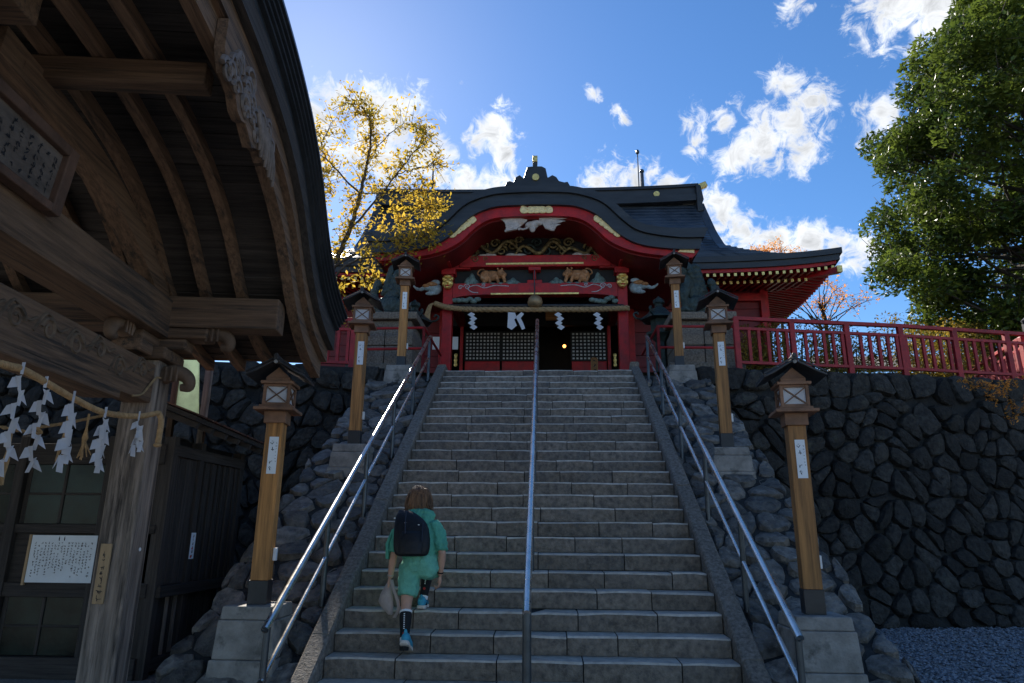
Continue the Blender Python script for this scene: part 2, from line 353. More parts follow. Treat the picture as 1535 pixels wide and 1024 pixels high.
# ================================================================ setting: ground, terrace, stairs, walls
T = 4.46; GZ = 0.10; XS = -0.145; RISE, RUN = .165, .2606
def nose(k): return (12.5-RUN*k, T-RISE*k)
def nplane(Y): return T-(12.5-Y)*RISE/RUN
def struct(name, mb, m, smooth=None):
    o = mb.build(name, m, smooth=smooth); o['kind'] = 'structure'; return o
g = MB(); g.add([(-400,-300,GZ),(400,-300,GZ),(400,600,GZ),(-400,600,GZ)], [(0,1,2,3)])
struct('ground', g, 'gravel')
WR = [(2.72, 12.25), (7.0, 12.95), (10.4, 13.75), (16, 15.1)]       # right wall top line
WL = [(-3.0, 12.25), (-6.1, 11.65), (-9.5, 11.2), (-14, 10.9)]
tp = [(WL[3][0],WL[3][1]), (WL[2][0],WL[2][1]), (WL[1][0],WL[1][1]), (WL[0][0],WL[0][1]), (XS-1.75,12.52), (XS+1.75,12.52)] + WR + [(60,30),(60,90),(-60,90),(-60,20)]
g = MB(); g.add([(x, y+.12, T-.03) for x, y in tp], [tuple(range(len(tp)))])
struct('terrace', g, 'soil')
# gravel patch under the right wall: countless pebbles
rng = random.Random(3); g = MB()
for i in range(13000):
    x = rng.uniform(3.2, 9.5); y = rng.uniform(6.6, 12.6); s = rng.uniform(.018, .042)
    if x < 3.2 + 0*y: continue
    b = [Vector((rng.uniform(.6,1.2)*s,0,0)), Vector((0,rng.uniform(.6,1.2)*s,0)), Vector((-s,0,0)), Vector((0,-s,0)), Vector((0,0,s*.6)), Vector((0,0,-s*.6))]
    M = Matrix.Rotation(rng.uniform(0,6.3), 3, 'Z') @ Matrix.Rotation(rng.uniform(-.5,.5), 3, 'X'); c = Vector((x, y, GZ+s*.3))
    g.add([c+M@v for v in b], [(0,1,4),(1,2,4),(2,3,4),(3,0,4),(1,0,5),(2,1,5),(3,2,5),(0,3,5)])
gp = g.build('gravel_pebbles', 'pebble'); gp['kind'] = 'stuff'; tag(gp, 'loose blue grey gravel spread at the foot of the stone wall', 'gravel')
# ---------------- stairs
st = thing('stone_stairway', 'wide grey stone stairway climbing to the red shrine', 'stairs', (XS, 5.5, GZ))
rng = random.Random(5); NST = 27
core = MB(); pr = []
for k in range(NST, -1, -1):
    y, z = nose(k); pr += [(y+.03, z-RISE-.004), (y+.03, z-.012)]
pr += [(13.2, T-.05), (13.2, GZ-.2), (pr[0][0], GZ-.2)]
core.prism([Vector((XS-1.75, a, b)) for a, b in pr], [Vector((XS+1.75, a, b)) for a, b in pr])
core.build('stair_core', 'mortar', st)
for k in range(NST):
    y, z = nose(k); x = XS-1.75
    while x < XS+1.75-.01:
        w = rng.uniform(.42, .95)
        if XS+1.75-(x+w) < .3: w = XS+1.75-x
        g = MB(); j = rng.uniform(-.005, .005); dy = rng.uniform(-.006, .006); rings = []
        for s in (0, .33, .67, 1):
            xx = x+.005+(w-.010)*s; e = rng.uniform(-.005, .004) if 0 < s < 1 else rng.uniform(-.009, 0); q = rng.uniform(.012, .020)
            ff = rng.uniform(-.004, .006)
            rings.append([Vector((xx, y+dy+ff, z-RISE+.004)), Vector((xx, y+dy+ff*.5, z+j+e-q)), Vector((xx, y+dy+q*.8, z+j+e)), Vector((xx, y+.31, z+j)), Vector((xx, y+.31, z-RISE+.004))])
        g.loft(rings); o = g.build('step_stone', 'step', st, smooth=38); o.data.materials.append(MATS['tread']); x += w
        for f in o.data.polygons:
            if f.normal.z > .45: f.material_index = 1  # upward faces and nosing chamfers get the paler colour with painted-in sky light
for sx in (-1, 1):
    y = 5.35
    while y < 12.75:
        L = min(rng.uniform(.75, 1.35), 12.95-y); c = XS+sx*1.84; h = rng.uniform(.0, .02); g = MB()
        a = y+.006; b = y+L-.006; za, zb = nplane(a)+.06+h, nplane(b)+.06+h
        if b > 12.5: zb = min(zb, T+.12)
        rings = []
        for t in (0, .35, .7, 1):
            yy = a+(b-a)*t; zz = za+(zb-za)*t; n1 = rng.uniform(-.008, .008)
            rings.append([Vector((c-.083, yy, zz-.45)), Vector((c-.086, yy, zz-.02+n1)), Vector((c-.07, yy, zz+n1)), Vector((c+.07, yy, zz-n1)), Vector((c+.086, yy, zz-.02-n1)), Vector((c+.083, yy, zz-.45))])
        g.loft(rings); g.build('kerb_stone', 'kerb', st, smooth=38); y += L
# ---------------- rubble banks beside the stairs
def bank(sx, label):
    b = thing('stone_bank', label, 'stone bank', (XS+sx*2.5, 5.5, GZ))
    rng = random.Random(20+sx); x0, x1 = 1.93, 3.02
    c = MB(); pr = [(5.05, GZ-.2), (5.25, GZ+.02), (5.75, nplane(5.75)-.07), (12.4, nplane(12.4)-.07), (12.4, GZ-.2)]
    c.prism([Vector((XS+sx*x0, y, z)) for y, z in pr], [Vector((XS+sx*(x1+.05), y, z)) for y, z in pr]); c.build('rubble_core', 'mortar', b)
    sl = math.atan2(RISE, RUN); cs, sn = math.cos(sl), math.sin(sl); y0 = 5.42
    place = lambda u, v, w: Vector((XS+sx*u, y0+v*cs-w*sn, max(GZ-.1, nplane(y0)-.05+v*sn+w*cs)))
    L = (12.3-y0)/cs
    for poly in voronoi(x0, x1+.1, 0, L, .40, .27, rng, .49, .06):
        g = MB(); stone(g, [(u+.04*math.sin(5*v+u*3), v) for u, v in poly], place, rng, bulge=.04, gap=.005, depth=.1, flat=.8); g.build('bank_stone', 'bankstone', b, smooth=32)
    # outer side face, stones down to the ground
    place2 = lambda u, v, w: Vector((XS+sx*(x1+.02+w+ (nplane(u)-v)*.06), u, v))
    for poly in voronoi(5.4, 12.2, GZ, T, .5, .42, rng, .4):
        cy = sum(p[0] for p in poly)/len(poly); top = nplane(cy)-.05; q = [(u, min(v, nplane(u)-.08)) for u, v in poly]
        if sum(p[1] for p in poly)/len(poly) > top-.1: continue
        g = MB(); stone(g, q, place2, rng, gap=.02); g.build('bank_stone', 'bankstone', b, smooth=32)
    return b
bank(-1, 'sloping rubble bank left of the stairway, beside the wooden hut')
bank(1, 'sloping rubble bank right of the stairway, next to the gravel')
# ---------------- retaining walls
def wall(line, label, seed, umax, batter=.8):
    P = [Vector((x, y, 0)) for x, y in line]; cum = [0]
    for a, b in zip(P, P[1:]): cum.append(cum[-1]+(b-a).length)
    sgn = 1 if line[-1][0] > line[0][0] else -1
    def base(u):
        i = max(k for k in range(len(P)-1) if cum[k] <= max(u, 0)+1e-9) if u < cum[-1] else len(P)-2
        t = (u-cum[i])/(cum[i+1]-cum[i]); p = P[i].lerp(P[i+1], t); d = (P[i+1]-P[i]).normalized(); n = Vector((d.y, -d.x, 0))*sgn; return p, n
    H = T-GZ
    def place(u, v, w):
        v += .17*4*(v/H)*(1-v/H)*(math.sin(2.3*u)+.6*math.sin(5.7*u+1)) if 0 < v < H else 0
        p, n = base(u); t = max(0, 1-v/H); off = batter*t*(.55+.45*t)
        return p + n*(off+w) + Vector((0, 0, GZ+v))
    rng = random.Random(seed); w = thing('stone_wall', label, 'stone wall', (line[0][0], line[0][1], GZ))
    c = MB(); nu, nv = 24, 8; L = cum[-1]
    vs = [place(L*i/nu, H*j/nv, -.07) for j in range(nv+1) for i in range(nu+1)] + [place(L*i/nu, H, -1.0) for i in range(nu+1)]
    fs = [(j*(nu+1)+i, j*(nu+1)+i+1, (j+1)*(nu+1)+i+1, (j+1)*(nu+1)+i) for j in range(nv+1) for i in range(nu)]
    c.add(vs, fs); c.build('wall_core', 'mortar', w)
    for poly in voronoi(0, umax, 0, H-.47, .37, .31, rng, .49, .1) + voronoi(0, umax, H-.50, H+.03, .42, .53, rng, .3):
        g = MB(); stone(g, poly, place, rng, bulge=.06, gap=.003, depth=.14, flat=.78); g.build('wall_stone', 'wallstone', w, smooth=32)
    return place
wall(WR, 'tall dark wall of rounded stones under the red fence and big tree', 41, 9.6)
wall(WL, 'tall dark wall of rounded stones behind the wooden hut', 42, 7.0)
# ---------------- handrails
def side_rail(sx, label):
    X = XS+sx*2.0; y0, y1 = 5.52, 12.15; h = .78
    o = thing('handrail', label, 'handrail', (X, y0, nplane(y0)), 0, 'metal handrails of the stairway')
    P = lambda y, hh: Vector((X, y, nplane(y)+hh))
    g = MB(); g.tube([P(y0-.02, h), P(y1, h), P(y1+.06, h-.02)], .030, 12); g.build('top_rail', 'steel', o, smooth=40)
    g = MB(); g.tube([P(y0, h-.38), P(y1, h-.38)], .021, 10); g.build('lower_rail', 'steel', o, smooth=40)
    for i in range(6):
        y = y0+.03+(y1-y0-.06)*i/5; zb = nplane(y)-.05 if i else GZ
        g = MB(); g.tube([(X, y, zb), (X, y, nplane(y)+h-.02)], .027, 10); g.build('rail_post', 'postmetal', o, smooth=40)
side_rail(-1, 'metal handrail along the kerb beside the climbing person')
side_rail(1, 'metal handrail along the kerb by the gravel')
o = thing('handrail', 'single tube handrail standing in the middle of the stairway', 'handrail', (XS, 5.7, nplane(5.7)), 0, 'metal handrails of the stairway')
P = lambda y, hh: Vector((XS-.01, y, nplane(y)+hh))
g = MB(); g.tube([P(5.72, .76), P(12.9, .86)], .032, 12); g.build('top_rail', 'steel', o, smooth=40)
for i in range(5):
    y = 5.75+(12.3-5.75)*i/4; k = math.floor((12.5-y)/RUN)+1; zb = T-RISE*k if i else T-RISE*26
    g = MB(); g.tube([(XS-.01, y, zb-.02), (XS-.01, y, nplane(y)+.77)], .029 if i else .036, 10); g.build('rail_post', 'postmetal', o, smooth=40)
g = MB(); g.tube([(XS-.01, 12.88, T-.02), (XS-.01, 12.88, nplane(12.88)+.86)], .03, 10); g.build('rail_post', 'steel', o, smooth=40)
# ---------------- lantern posts on plinths
def make_plinth(loc, label, h=.6, w=.52):
    o = thing('concrete_plinth', label, 'plinth', loc, 0, 'concrete plinths of the lantern posts')
    g = MB()
    for w0, w1, z0, z1 in ((w+.07, w+.05, -.62, -h+.20), (w+.02, w-.01, -h+.202, -.11), (w-.03, w-.05, -.108, 0)):
        if z1 <= z0: z0 = z1-.1
        r = [[Vector((sx*ww/2, sy*ww/2, zz)) for sx, sy in ((-1,-1),(1,-1),(1,1),(-1,1))] for ww, zz in ((w0, z0), (w1, z1))]
        g.loft(r)
    g.v = [Vector((v.x, v.y, v.z)) for v in g.v]
    b = g.build('plinth_block', 'concrete', o, bevel=.012, world=False); return o
def make_lantern(label):
    o = thing('lantern_post', label, 'lantern post', (0,0,0), 0, 'wooden lantern posts lining the stairway'); H = 1.60; pw = .155
    def B(name, m, boxes, parent=o, bevel=.004):
        g = MB()
        for c, s in boxes: g.box(c, s)
        return g.build(name, m, parent, bevel=bevel, world=False)
    B('base_sleeve', 'sleeve', [((0,0,.10),(pw+.012,pw+.012,.20))])
    B('post', 'lampwood_z', [((0,0,.20+(H-.20)/2),(pw,pw,H-.20))])
    # paper name strip
    g = MB(); g.box((.01,-pw/2-.003,H-.30),(.085,.004,.34)); tg = g.build('name_strip', 'card', o, world=False)
    g = MB(); rg = random.Random(9); pl = lambda u, v: Vector((.01+u, -pw/2-.0062, H-.30+v))
    strokes(g, lambda u, v: pl(u-.012, v), .05, .30, 5, rg, .95, .14); strokes(g, lambda u, v: pl(u+.028, v+.03), .02, .2, 7, rg, .8, .16)
    g.build('handwriting', 'ink', tg, world=False)
    B('electric_box', 'white', [((.0+pw/2+.018, .02, .42),(.03,.05,.11))])
    z = H
    B('collar', 'lampframe', [((0,0,z+.055),(.20,.20,.11))])
    B('floor_board', 'lampframe', [((0,0,z+.125),(.37,.37,.028)), ((0,0,z+.152),(.29,.29,.025))])
    z += .165; hb = .20; wb = .25
    fr = MB()
    for sx in (-1, 1):
        for sy in (-1, 1): fr.box((sx*(wb/2-.014), sy*(wb/2-.014), z+hb/2), (.028,.028,hb))
    for s in (-1, 1):
        for zz in (z+.012, z+hb-.012):
            fr.box((0, s*(wb/2-.012), zz), (wb-.058, .022, .022)); fr.box((s*(wb/2-.012), 0, zz), (.022, wb-.058, .022))
    fr.build('lantern_frame', 'lampframe', o, bevel=.002, world=False)
    for i in range(4):
        Mz = Matrix.Rotation(i*math.pi/2, 4, 'Z')
        g = MB(); g.mbox(Mz @ Matrix.Translation((0,-wb/2+.022,z+hb/2)), wb-.05, .004, hb-.04); pn = g.build('paper_pane', 'paper', o, world=False)
        g = MB(); d = wb-.056
        for s in (-1, 1): g.beam(Mz @ Vector((-d/2,-wb/2+.012,z+hb/2-s*(hb-.05)/2)), Mz @ Vector((d/2,-wb/2+.012,z+hb/2+s*(hb-.05)/2)), .010, .013, up=Mz.to_3x3() @ Vector((0,1,0)))
        g.build('cross_bars', 'lampframe', pn, world=False)
    z += hb
    B('top_frame', 'lampframe', [((0,0,z+.014),(.30,.30,.028)), ((0,0,z+.045),(.22,.24,.034))])
    # gable (front and back), rafters' roof with two slopes
    g = MB(); z += .062
    g.prism([Vector((-.11,-.12,z)), Vector((.11,-.12,z)), Vector((0,-.12,z+.10))], [Vector((-.11,.12,z)), Vector((.11,.12,z)), Vector((0,.12,z+.10))]); g.build('gable', 'lampframe', o, world=False)
    for s in (-1, 1):
        g = MB(); pr = [(0, z+.135), (.09, z+.085), (.18, z+.03), (.265, z-.008)]
        up = [(x, zz+.022) for x, zz in pr]; ring = pr + up[::-1]
        g.prism([Vector((s*x, -.25, zz)) for x, zz in ring], [Vector((s*x, .25, zz)) for x, zz in ring]); g.build('roof_slope', 'lamproof', o, world=False, bevel=.004)
        g = MB()
        for yy in (-.235, -.08, .08, .235):
            g.beam((s*.005, yy, z+.172), (s*.27, yy, z+.028), .018, .012)
        g.build('roof_batten', 'lamproof', o, world=False)
    g = MB(); g.box((0,0,z+.165),(.045,.53,.045)); g.tube([(0,-.27,z+.185),(0,-.255,z+.185)], .022, 10); g.build('ridge_cap', 'lamproof', o, bevel=.006, world=False)
    g = MB(); g.tube([(0,-.262,z+.125),(0,-.24,z+.125)], .017, 12); g.build('gable_disc', 'concrete', o, world=False, smooth=40)
    return o
SPOT = [(6.35, 'at the foot of the stairs'), (9.35, 'half way up the stairs'), (12.35, 'at the head of the stairs')]
proto = None
for sx, side in ((-1, 'hut side'), (1, 'gravel side')):
    px = [(388,905), (531,668), (601,551)] if sx < 0 else [(1220,920), (1090,673), (1019,551)]
    for (Y, where), (x, y) in zip(SPOT, px):
        p = at(x, y, Y); rz = R(7)*(-sx)
        lab = 'wooden lantern post %s, on the %s' % (where, side)
        if proto is None: proto = make_lantern(lab); proto.location = p; proto.rotation_euler = (0,0,rz); MW[proto.name] = Matrix.Translation(p) @ Matrix.Rotation(rz,4,'Z'); src = proto
        else: dup(src, p, rz, lab)
        make_plinth(p, 'concrete plinth of the lantern %s, %s' % (where, side), .62 if Y < 7 else .52, .50 if Y < 7 else .50)
# ================================================================ the shrine
XC = -0.25
sh = thing('shrine_hall', 'red lacquered shrine hall with black curved roofs and gilded fittings', 'shrine', (XC, 16, T))
def rel(x, y, Y): p = at(x, y, Y); return (p.x-XC, p.z)
def half(pts, Y):                                               # right half of a profile; mirrored to a full one
    h = [rel(x, y, Y) for x, y in pts]; h[0] = (0, h[0][1])
    h = [(v.x, v.z) for v in cmr([(a, 0, b) for a, b in h], 4)]
    return [(-a, b) for a, b in h[:0:-1]] + h
def S(x, Y, z): return Vector((XC+x, Y, z))
YF = 14.2
TOP = half([(804,277),(850,278),(876,282),(898,288),(913,296),(927,308),(941,321),(955,331),(978,338),(1020,342),(1062,341)], YF)
MID = half([(804,287),(850,288),(874,292),(896,299),(911,308),(925,321),(939,333),(954,343),(978,350),(1020,355),(1056,355)], YF)
BOT = half([(804,304),(850,305),(872,309),(893,318),(909,331),(922,343),(936,353),(952,361),(976,367),(1016,371),(1050,371)], YF)
RED = half([(804,318),(838,319),(862,321),(880,328),(896,340),(909,352),(923,361),(942,369),(968,375),(1008,380),(1040,382)], YF)
def band(upper, lower, y0, y1):
    g = MB(); ring = upper + lower[::-1]; g.prism([S(a, y0, b) for a, b in ring], [S(a, y1, b) for a, b in ring]); return g
kr = band(TOP, MID, YF, 18.4).build('porch_roof', 'roofblack', sh, smooth=35)
band([(a*.992, b-.003) for a, b in MID], BOT, YF+.07, 18.3).build('roof_edge_layer', 'roofblack', kr, smooth=35)
bb = band([(a, b-.003) for a, b in BOT], RED, YF+.16, YF+.30).build('bargeboard', 'redlac', sh, smooth=35)
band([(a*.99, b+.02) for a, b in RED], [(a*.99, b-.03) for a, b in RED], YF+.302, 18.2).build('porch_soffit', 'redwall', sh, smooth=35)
def plate(cx, cy, L, Hh, ang, m='goldpale', corner=False):
    g = MB(); p = at(cx, cy, YF+.14); ca, sa = math.cos(ang), math.sin(ang); rg = random.Random(int(cx))
    def el(u, w, ru, rw, t=.02):
        g.ell((p.x+u*ca-w*sa, p.y-.004*rg.random(), p.z+u*sa+w*ca), (ru, t, rw), 12, 6, Matrix.Rotation(-ang, 3, 'Y'))
    if corner: g.prism([Vector((p.x+a*L/2, p.y-.012, p.z+b*Hh/2)) for a, b in corner], [Vector((p.x+a*L/2, p.y+.02, p.z+b*Hh/2)) for a, b in corner])
    else:
        for u in (-.42, -.2, 0, .2, .42):
            el(u*L, Hh*.16*(1 if int(u*10) % 2 else -.6), L*.15, Hh*.36); el(u*L+L*.05, -Hh*.2, L*.1, Hh*.24)
        el(-.47*L, .1*Hh, L*.07, Hh*.3); el(.47*L, -.1*Hh, L*.07, Hh*.3); el(0, 0, L*.42, Hh*.25, .026)
        for u in (-.3, 0, .3): el(u*L, 0, L*.05, Hh*.14, .04)
    g.build('gilt_plate', m, bb, smooth=40)
pm = 14.3/FPX
plate(804, 313, 48*pm, 19*pm, 0)
plate(691.5, 339, 48*pm, 20*pm, R(38)); plate(912, 337, 48*pm, 20*pm, R(-40))
plate(575, 374, 26*pm, 15*pm, 0, corner=[(-1,-1),(1,-.7),(.5,.0),(1,.75),(-1,1)]); plate(1028, 373, 26*pm, 15*pm, 0, corner=[(1,-1),(1,1),(-1,.75),(-.5,.1),(-1,-.7)])
# ornament on the porch ridge
g = MB(); oc = at(804, 277, YF+.25); op = []
for x, y in [(757,279),(759,273),(764,271),(770,273),(772,266),(779,262),(785,267),(788,257),(790,250),(800,249),(812,249),(818,252),(821,266),(828,262),(834,265),(838,271),(846,273),(851,272),(855,279)]:
    p = at(x, y, YF+.25); op.append(p)
g.prism(op, [p+Vector((0,.22,0)) for p in op]); og = g.build('ridge_ornament', 'roofblack', sh, bevel=.015)
g = MB(); p = at(803, 266, YF+.24); g.tube([p+Vector((0,.02,0)), p-Vector((0,.03,0))], .083, 20); g.build('gilt_crest', 'gold', og, smooth=40)
g = MB(); p = at(802, 240, YF+.3); g.box(p+Vector((0,.05,-.16)), (.11,.16,.2)); g.build('finial_base', 'roofblack', og, bevel=.01)
g = MB(); g.box(p+Vector((0,.05,.02)), (.12,.18,.16)); g.build('gilt_finial', 'gold', og, bevel=.012)
g = MB(); g.box(S(0, 16.4, TOP[len(TOP)//2][1]+.09), (.34, 3.8, .24)); g.build('porch_ridge', 'roofblack', sh, bevel=.03)
# ---------------- main roof
HW, YE, YR = 7.8, 16.5, 20.8; XG = 5.5
HP = [(0,0),(.6,.27),(1.2,.60),(1.8,.98),(2.3,1.36),(3,2.05),(3.6,2.78),(4.3,3.65)]
def hq(d): return interp(d, HP)
def eup(x, y):                                                   # eaves sweep up towards the corners
    ex = abs(x)/HW; ey = abs(y-YR)/(YR-YE); return .24*max(0, min(ex, 1))**5*max(0, min(ey, 1))**4
CRS = .135
def surf(x, y, side):
    dy = (YR-YE)-abs(y-YR); d = min(dy, HW-abs(x)) if side else dy; d = max(0, d)
    fr = (d/CRS) % 1.0
    return 8.33 + hq(d) + eup(x, y)*max(0, 1-d/2.2) + .022*(1-fr)
def glines(L): 
    o = []; k = 0
    while k*CRS < L: o += [k*CRS+.0005, min((k+1)*CRS, L)-.0005]; k += 1
    return o
def rgrid(xs, ys, side):
    g = MB(); nx, ny = len(xs), len(ys)
    vs = [S(x, y, surf(x, y, side)) for y in ys for x in xs]
    g.add(vs, [(j*nx+i, j*nx+i+1, (j+1)*nx+i+1, (j+1)*nx+i) for j in range(ny-1) for i in range(nx-1)]); return g
yf = [YE+d for d in glines(YR-YE)]; ysall = yf + [YR+(YR-y) for y in yf[::-1]]
mr_ = rgrid(list(np.linspace(-XG, XG, 25)), ysall, False).build('main_roof', 'roofcop', sh, smooth=30)
xr = [HW-d for d in glines(2.9)][::-1]
for s in (-1, 1):
    xs = [s*x for x in xr]; xs = xs[::-1] if s < 0 else xs
    rgrid(xs, ysall, True).build('hip_roof', 'roofcop', mr_, smooth=30)
    # verge of the gable and gable wall
    g = MB(); ring = [(YR-4.3+1.9+k*.2, hq(1.9+k*.2)+8.33) for k in range(13)]; ring[-1] = (YR, 12.0)
    full = ring + [(2*YR-y, z) for y, z in ring[-2::-1]]
    lo = [(y, z-.28) for y, z in full]
    g.prism([S(s*XG, y, z+.03) for y, z in full]+[S(s*XG, y, z) for y, z in lo[::-1]], [S(s*(XG-.25), y, z+.03) for y, z in full]+[S(s*(XG-.25), y, z) for y, z in lo[::-1]]); g.build('verge', 'roofblack', mr_)
    g = MB(); g.prism([S(s*(XG-.5), y, z-.1) for y, z in full], [S(s*(XG-.6), y, z-.1) for y, z in full]); g.build('gable_wall', 'redwall', mr_)
def sweep(cs):
    pts = [(-HW, 2*YR-YE, (-1,1))] + [(-HW, y, (-1,0)) for y in np.linspace(2*YR-YE-.6, YE+.5, 12)] + [(-HW, YE, (-1,-1))] + [(x, YE, (0,-1)) for x in np.linspace(-HW+.4, HW-.4, 30)] + [(HW, YE, (1,-1))] + [(HW, y, (1,0)) for y in np.linspace(YE+.5, 2*YR-YE-.6, 12)] + [(HW, 2*YR-YE, (1,1))]
    rings = [[S(x+ox*o, y+oy*o, 8.35+eup(x, y)+dz) for o, dz in cs] for x, y, (ox, oy) in pts]
    return MB().loft(rings)
sweep([(0,0),(0,-.15),(-.35,-.15),(-.35,0)]).build('eave_edge', 'roofblack', mr_, smooth=30)
sweep([(-.055,-.153),(-.055,-.31),(-.4,-.31),(-.4,-.153)]).build('eave_edge', 'roofblack', mr_, smooth=30)
sweep([(-.13,-.313),(-.13,-.40),(-1.75,-.02),(-1.75,.06)]).build('eave_board', 'redlac', mr_, smooth=30)
raf, tips = MB(), MB(); x = -HW+.25
while x < HW-.2:
    e = eup(x, YE)
    for y0, z0, y1, z1 in ((YE+.17, 7.90+e, YE+1.7, 8.16), (YE+.62, 7.86+e*.6, YE+1.8, 8.08)):
        if abs(x) > HW-.6 and y0 > YE+.3: continue
        raf.beam(S(x, y0, z0), S(x, y1, z1), .065, .075); tips.box(S(x, y0-.006, z0), (.070, .012, .080))
    x += .176
y = YE+.45
while y < 24.5:
    for s in (-1, 1):
        raf.beam(S(s*(HW-.17), y, 7.90+eup(HW, y)), S(s*(HW-1.65), y, 8.16), .065, .075)
    y += .176
raf.build('rafters', 'redlac', mr_, kind='stuff'); tips.build('rafter_tips', 'gold', mr_, kind='stuff')
for s in (-1, 1):
    g = MB(); g.beam(S(s*(HW-.12), YE+.12, 8.0), S(s*(HW-1.7), YE+1.7, 8.2), .12, .16); g.build('hip_rafter', 'redlac', mr_)
    g = MB(); g.box(S(s*(HW-.10), YE+.10, 8.02), (.13,.13,.17)); g.build('rafter_cap', 'gold', mr_)
# ridge
rd = MB()
for w, z0, z1 in ((.62, 11.9, 12.12), (.42, 12.12, 12.42), (.54, 12.42, 12.52)):
    rings = [[S(x, YR+a*w/2, (z0 if b < 0 else z1)+.11*(abs(x)/5.3)**3) for a, b in ((-1,-1),(1,-1),(1,1),(-1,1))] for x in np.linspace(-5.3, 5.3, 15)]
    rd.loft(rings)
rdo = rd.build('roof_ridge', 'roofblack', mr_, smooth=30)
for s in (-1, 1):
    g = MB(); p = at(985, 299, YR-.3); g.tube([S(s*(p.x-XC), YR-.22, 12.27), S(s*(p.x-XC), YR-.26, 12.27)], .10, 18); g.build('gilt_crest', 'gold', rdo, smooth=40)
    g = MB(); op = [(0,11.55),(.28,11.6),(.22,11.85),(.3,12.0),(.2,12.5),(0,12.56)]
    g.prism([S(s*(5.2+.22*a/.3), YR-.38, b) for a, b in op]+[], [S(s*(5.2+.22*a/.3), YR+.38, b) for a, b in op]); g.build('ridge_end', 'roofblack', rdo, bevel=.02)
    g = MB(); g.beam(S(s*5.28, YR, 12.58), S(s*5.62, YR, 12.72), .2, .18); g.build('gilt_ridge_tip', 'gold', rdo, bevel=.02)
for px, ytop, r in ((955.5, 228, .022), (962, 257, .07)):
    g = MB(); p = at(px, ytop, YR+.1); g.tube([(p.x, p.y, 12.4), tuple(p)], [r, r*.8], 8)
    if r < .05: g.ell(p, (.07,.07,.09), 8, 6)
    else: g.ell(p, (.085,.085,.08), 8, 6)
    g.build('lightning_rod', 'postmetal', rdo, smooth=40)
g = MB(); p = at(650, 240, YR+.1); g.tube([(p.x, p.y, 12.4), tuple(p)], [.05, .018], 8); g.ell((p.x, p.y, 13.0), (.12,.12,.1), 8, 6); g.build('lightning_rod', 'postmetal', rdo, smooth=40)
# ---------------- porch frame (pillar plane)
YP = 15.5; PX = 2.08
def rz(y): return at(804, y, YP).z
for s in (-1, 1):
    g = MB(); g.box(S(s*PX, YP, T+.15), (.42,.42,.3)); g.build('pillar_base', 'concrete', sh, bevel=.02)
    g = MB(); g.box(S(s*PX, YP, (T+.3+7.55)/2), (.235,.235,7.55-T-.3)); pl = g.build('pillar', 'redlac', sh, bevel=.018)
    # bracket set on the pillar
    g = MB()
    for w, d, z0, z1 in ((.34,.34,7.50,7.66), (1.05,.16,7.66,7.80), (.16,1.1,7.66,7.80), (.30,.30,7.80,7.94)): g.box(S(s*PX, YP, (z0+z1)/2), (w, d, z1-z0-.004))
    for q in (-.44, 0, .44): g.box(S(s*PX+q, YP, 7.86), (.2,.22,.11))
    g.build('bracket', 'redlac', sh, bevel=.015)
    g = MB(); g.beam(S(s*PX, YP-1.05, 8.25), S(s*PX, 18.3, 8.25), .18, .3); g.build('bracket_beam', 'redlac', sh, bevel=.015)
    g = MB(); g.box(S(s*(PX+.02), YP-.45, 8.12), (.26,.5,.22)); g.build('bracket', 'redlac', sh, bevel=.015)
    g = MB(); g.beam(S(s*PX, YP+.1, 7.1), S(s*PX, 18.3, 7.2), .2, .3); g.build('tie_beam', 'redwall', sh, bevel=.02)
    # gilded lion head on the front of the pillar
    g = MB(); c = S(s*PX, YP-.17, 7.27)
    g.ell(c, (.12,.10,.16), 12, 8)
    for q in (-1, 1):
        g.ell(c+Vector((q*.055,-.08,.05)), (.05,.04,.035)); g.ell(c+Vector((q*.10,-.02,.10)), (.04,.05,.05)); g.ell(c+Vector((q*.10,-.02,-.02)), (.035,.05,.06)); g.ell(c+Vector((q*.04,-.10,-.07)), (.05,.035,.028))
    g.ell(c+Vector((0,-.10,.0)), (.045,.05,.05)); g.ell(c+Vector((0,-.07,-.13)), (.07,.05,.03)); g.ell(c+Vector((0,-.03,.15)), (.10,.07,.045))
    lh = g.build('lion_head', 'gold', sh, smooth=60)
    g = MB(); g.ell(c+Vector((0,-.095,-.10)), (.05,.03,.022)); g.build('lion_mouth', 'inkred', lh, smooth=60)
    # painted beast head on the outer side of the pillar
    g = MB(); c = S(s*(PX+.33), YP-.02, 7.17)
    g.ell(c, (.17,.11,.15)); g.ell(c+Vector((s*.16,-.03,.03)), (.13,.08,.08)); g.tube(cmr([c+Vector((s*.26,-.03,.02)), c+Vector((s*.36,-.04,-.02)), c+Vector((s*.46,-.04,.02)), c+Vector((s*.52,-.04,.08))], 4), [.05]*4+[.04]*4+[.025]*4+[.015], 8)
    g.ell(c+Vector((s*-.02,-.06,.15)), (.12,.06,.07)); g.ell(c+Vector((s*.1,-.06,-.13)), (.12,.06,.05)); g.build('beast_head', 'carveblue', sh, smooth=60)
    g = MB(); g.ell(c+Vector((s*.06,-.08,.10)), (.14,.06,.06)); g.ell(c+Vector((s*.2,-.08,.06)), (.1,.05,.05)); g.build('beast_mane', 'carvetan', sh, smooth=60)
    g = MB(); c2 = S(s*(PX-.42), YP-.05, 6.86)
    for q in range(7): g.ell(c2+Vector((-s*(q*.09-.25), -.04*random.random(), random.uniform(-.05,.05))), (.09,.06,.06))
    g.build('wave_carving', 'carverock', sh, smooth=60)
g = MB(); z0, z1 = rz(444.5), rz(427)
rings = []
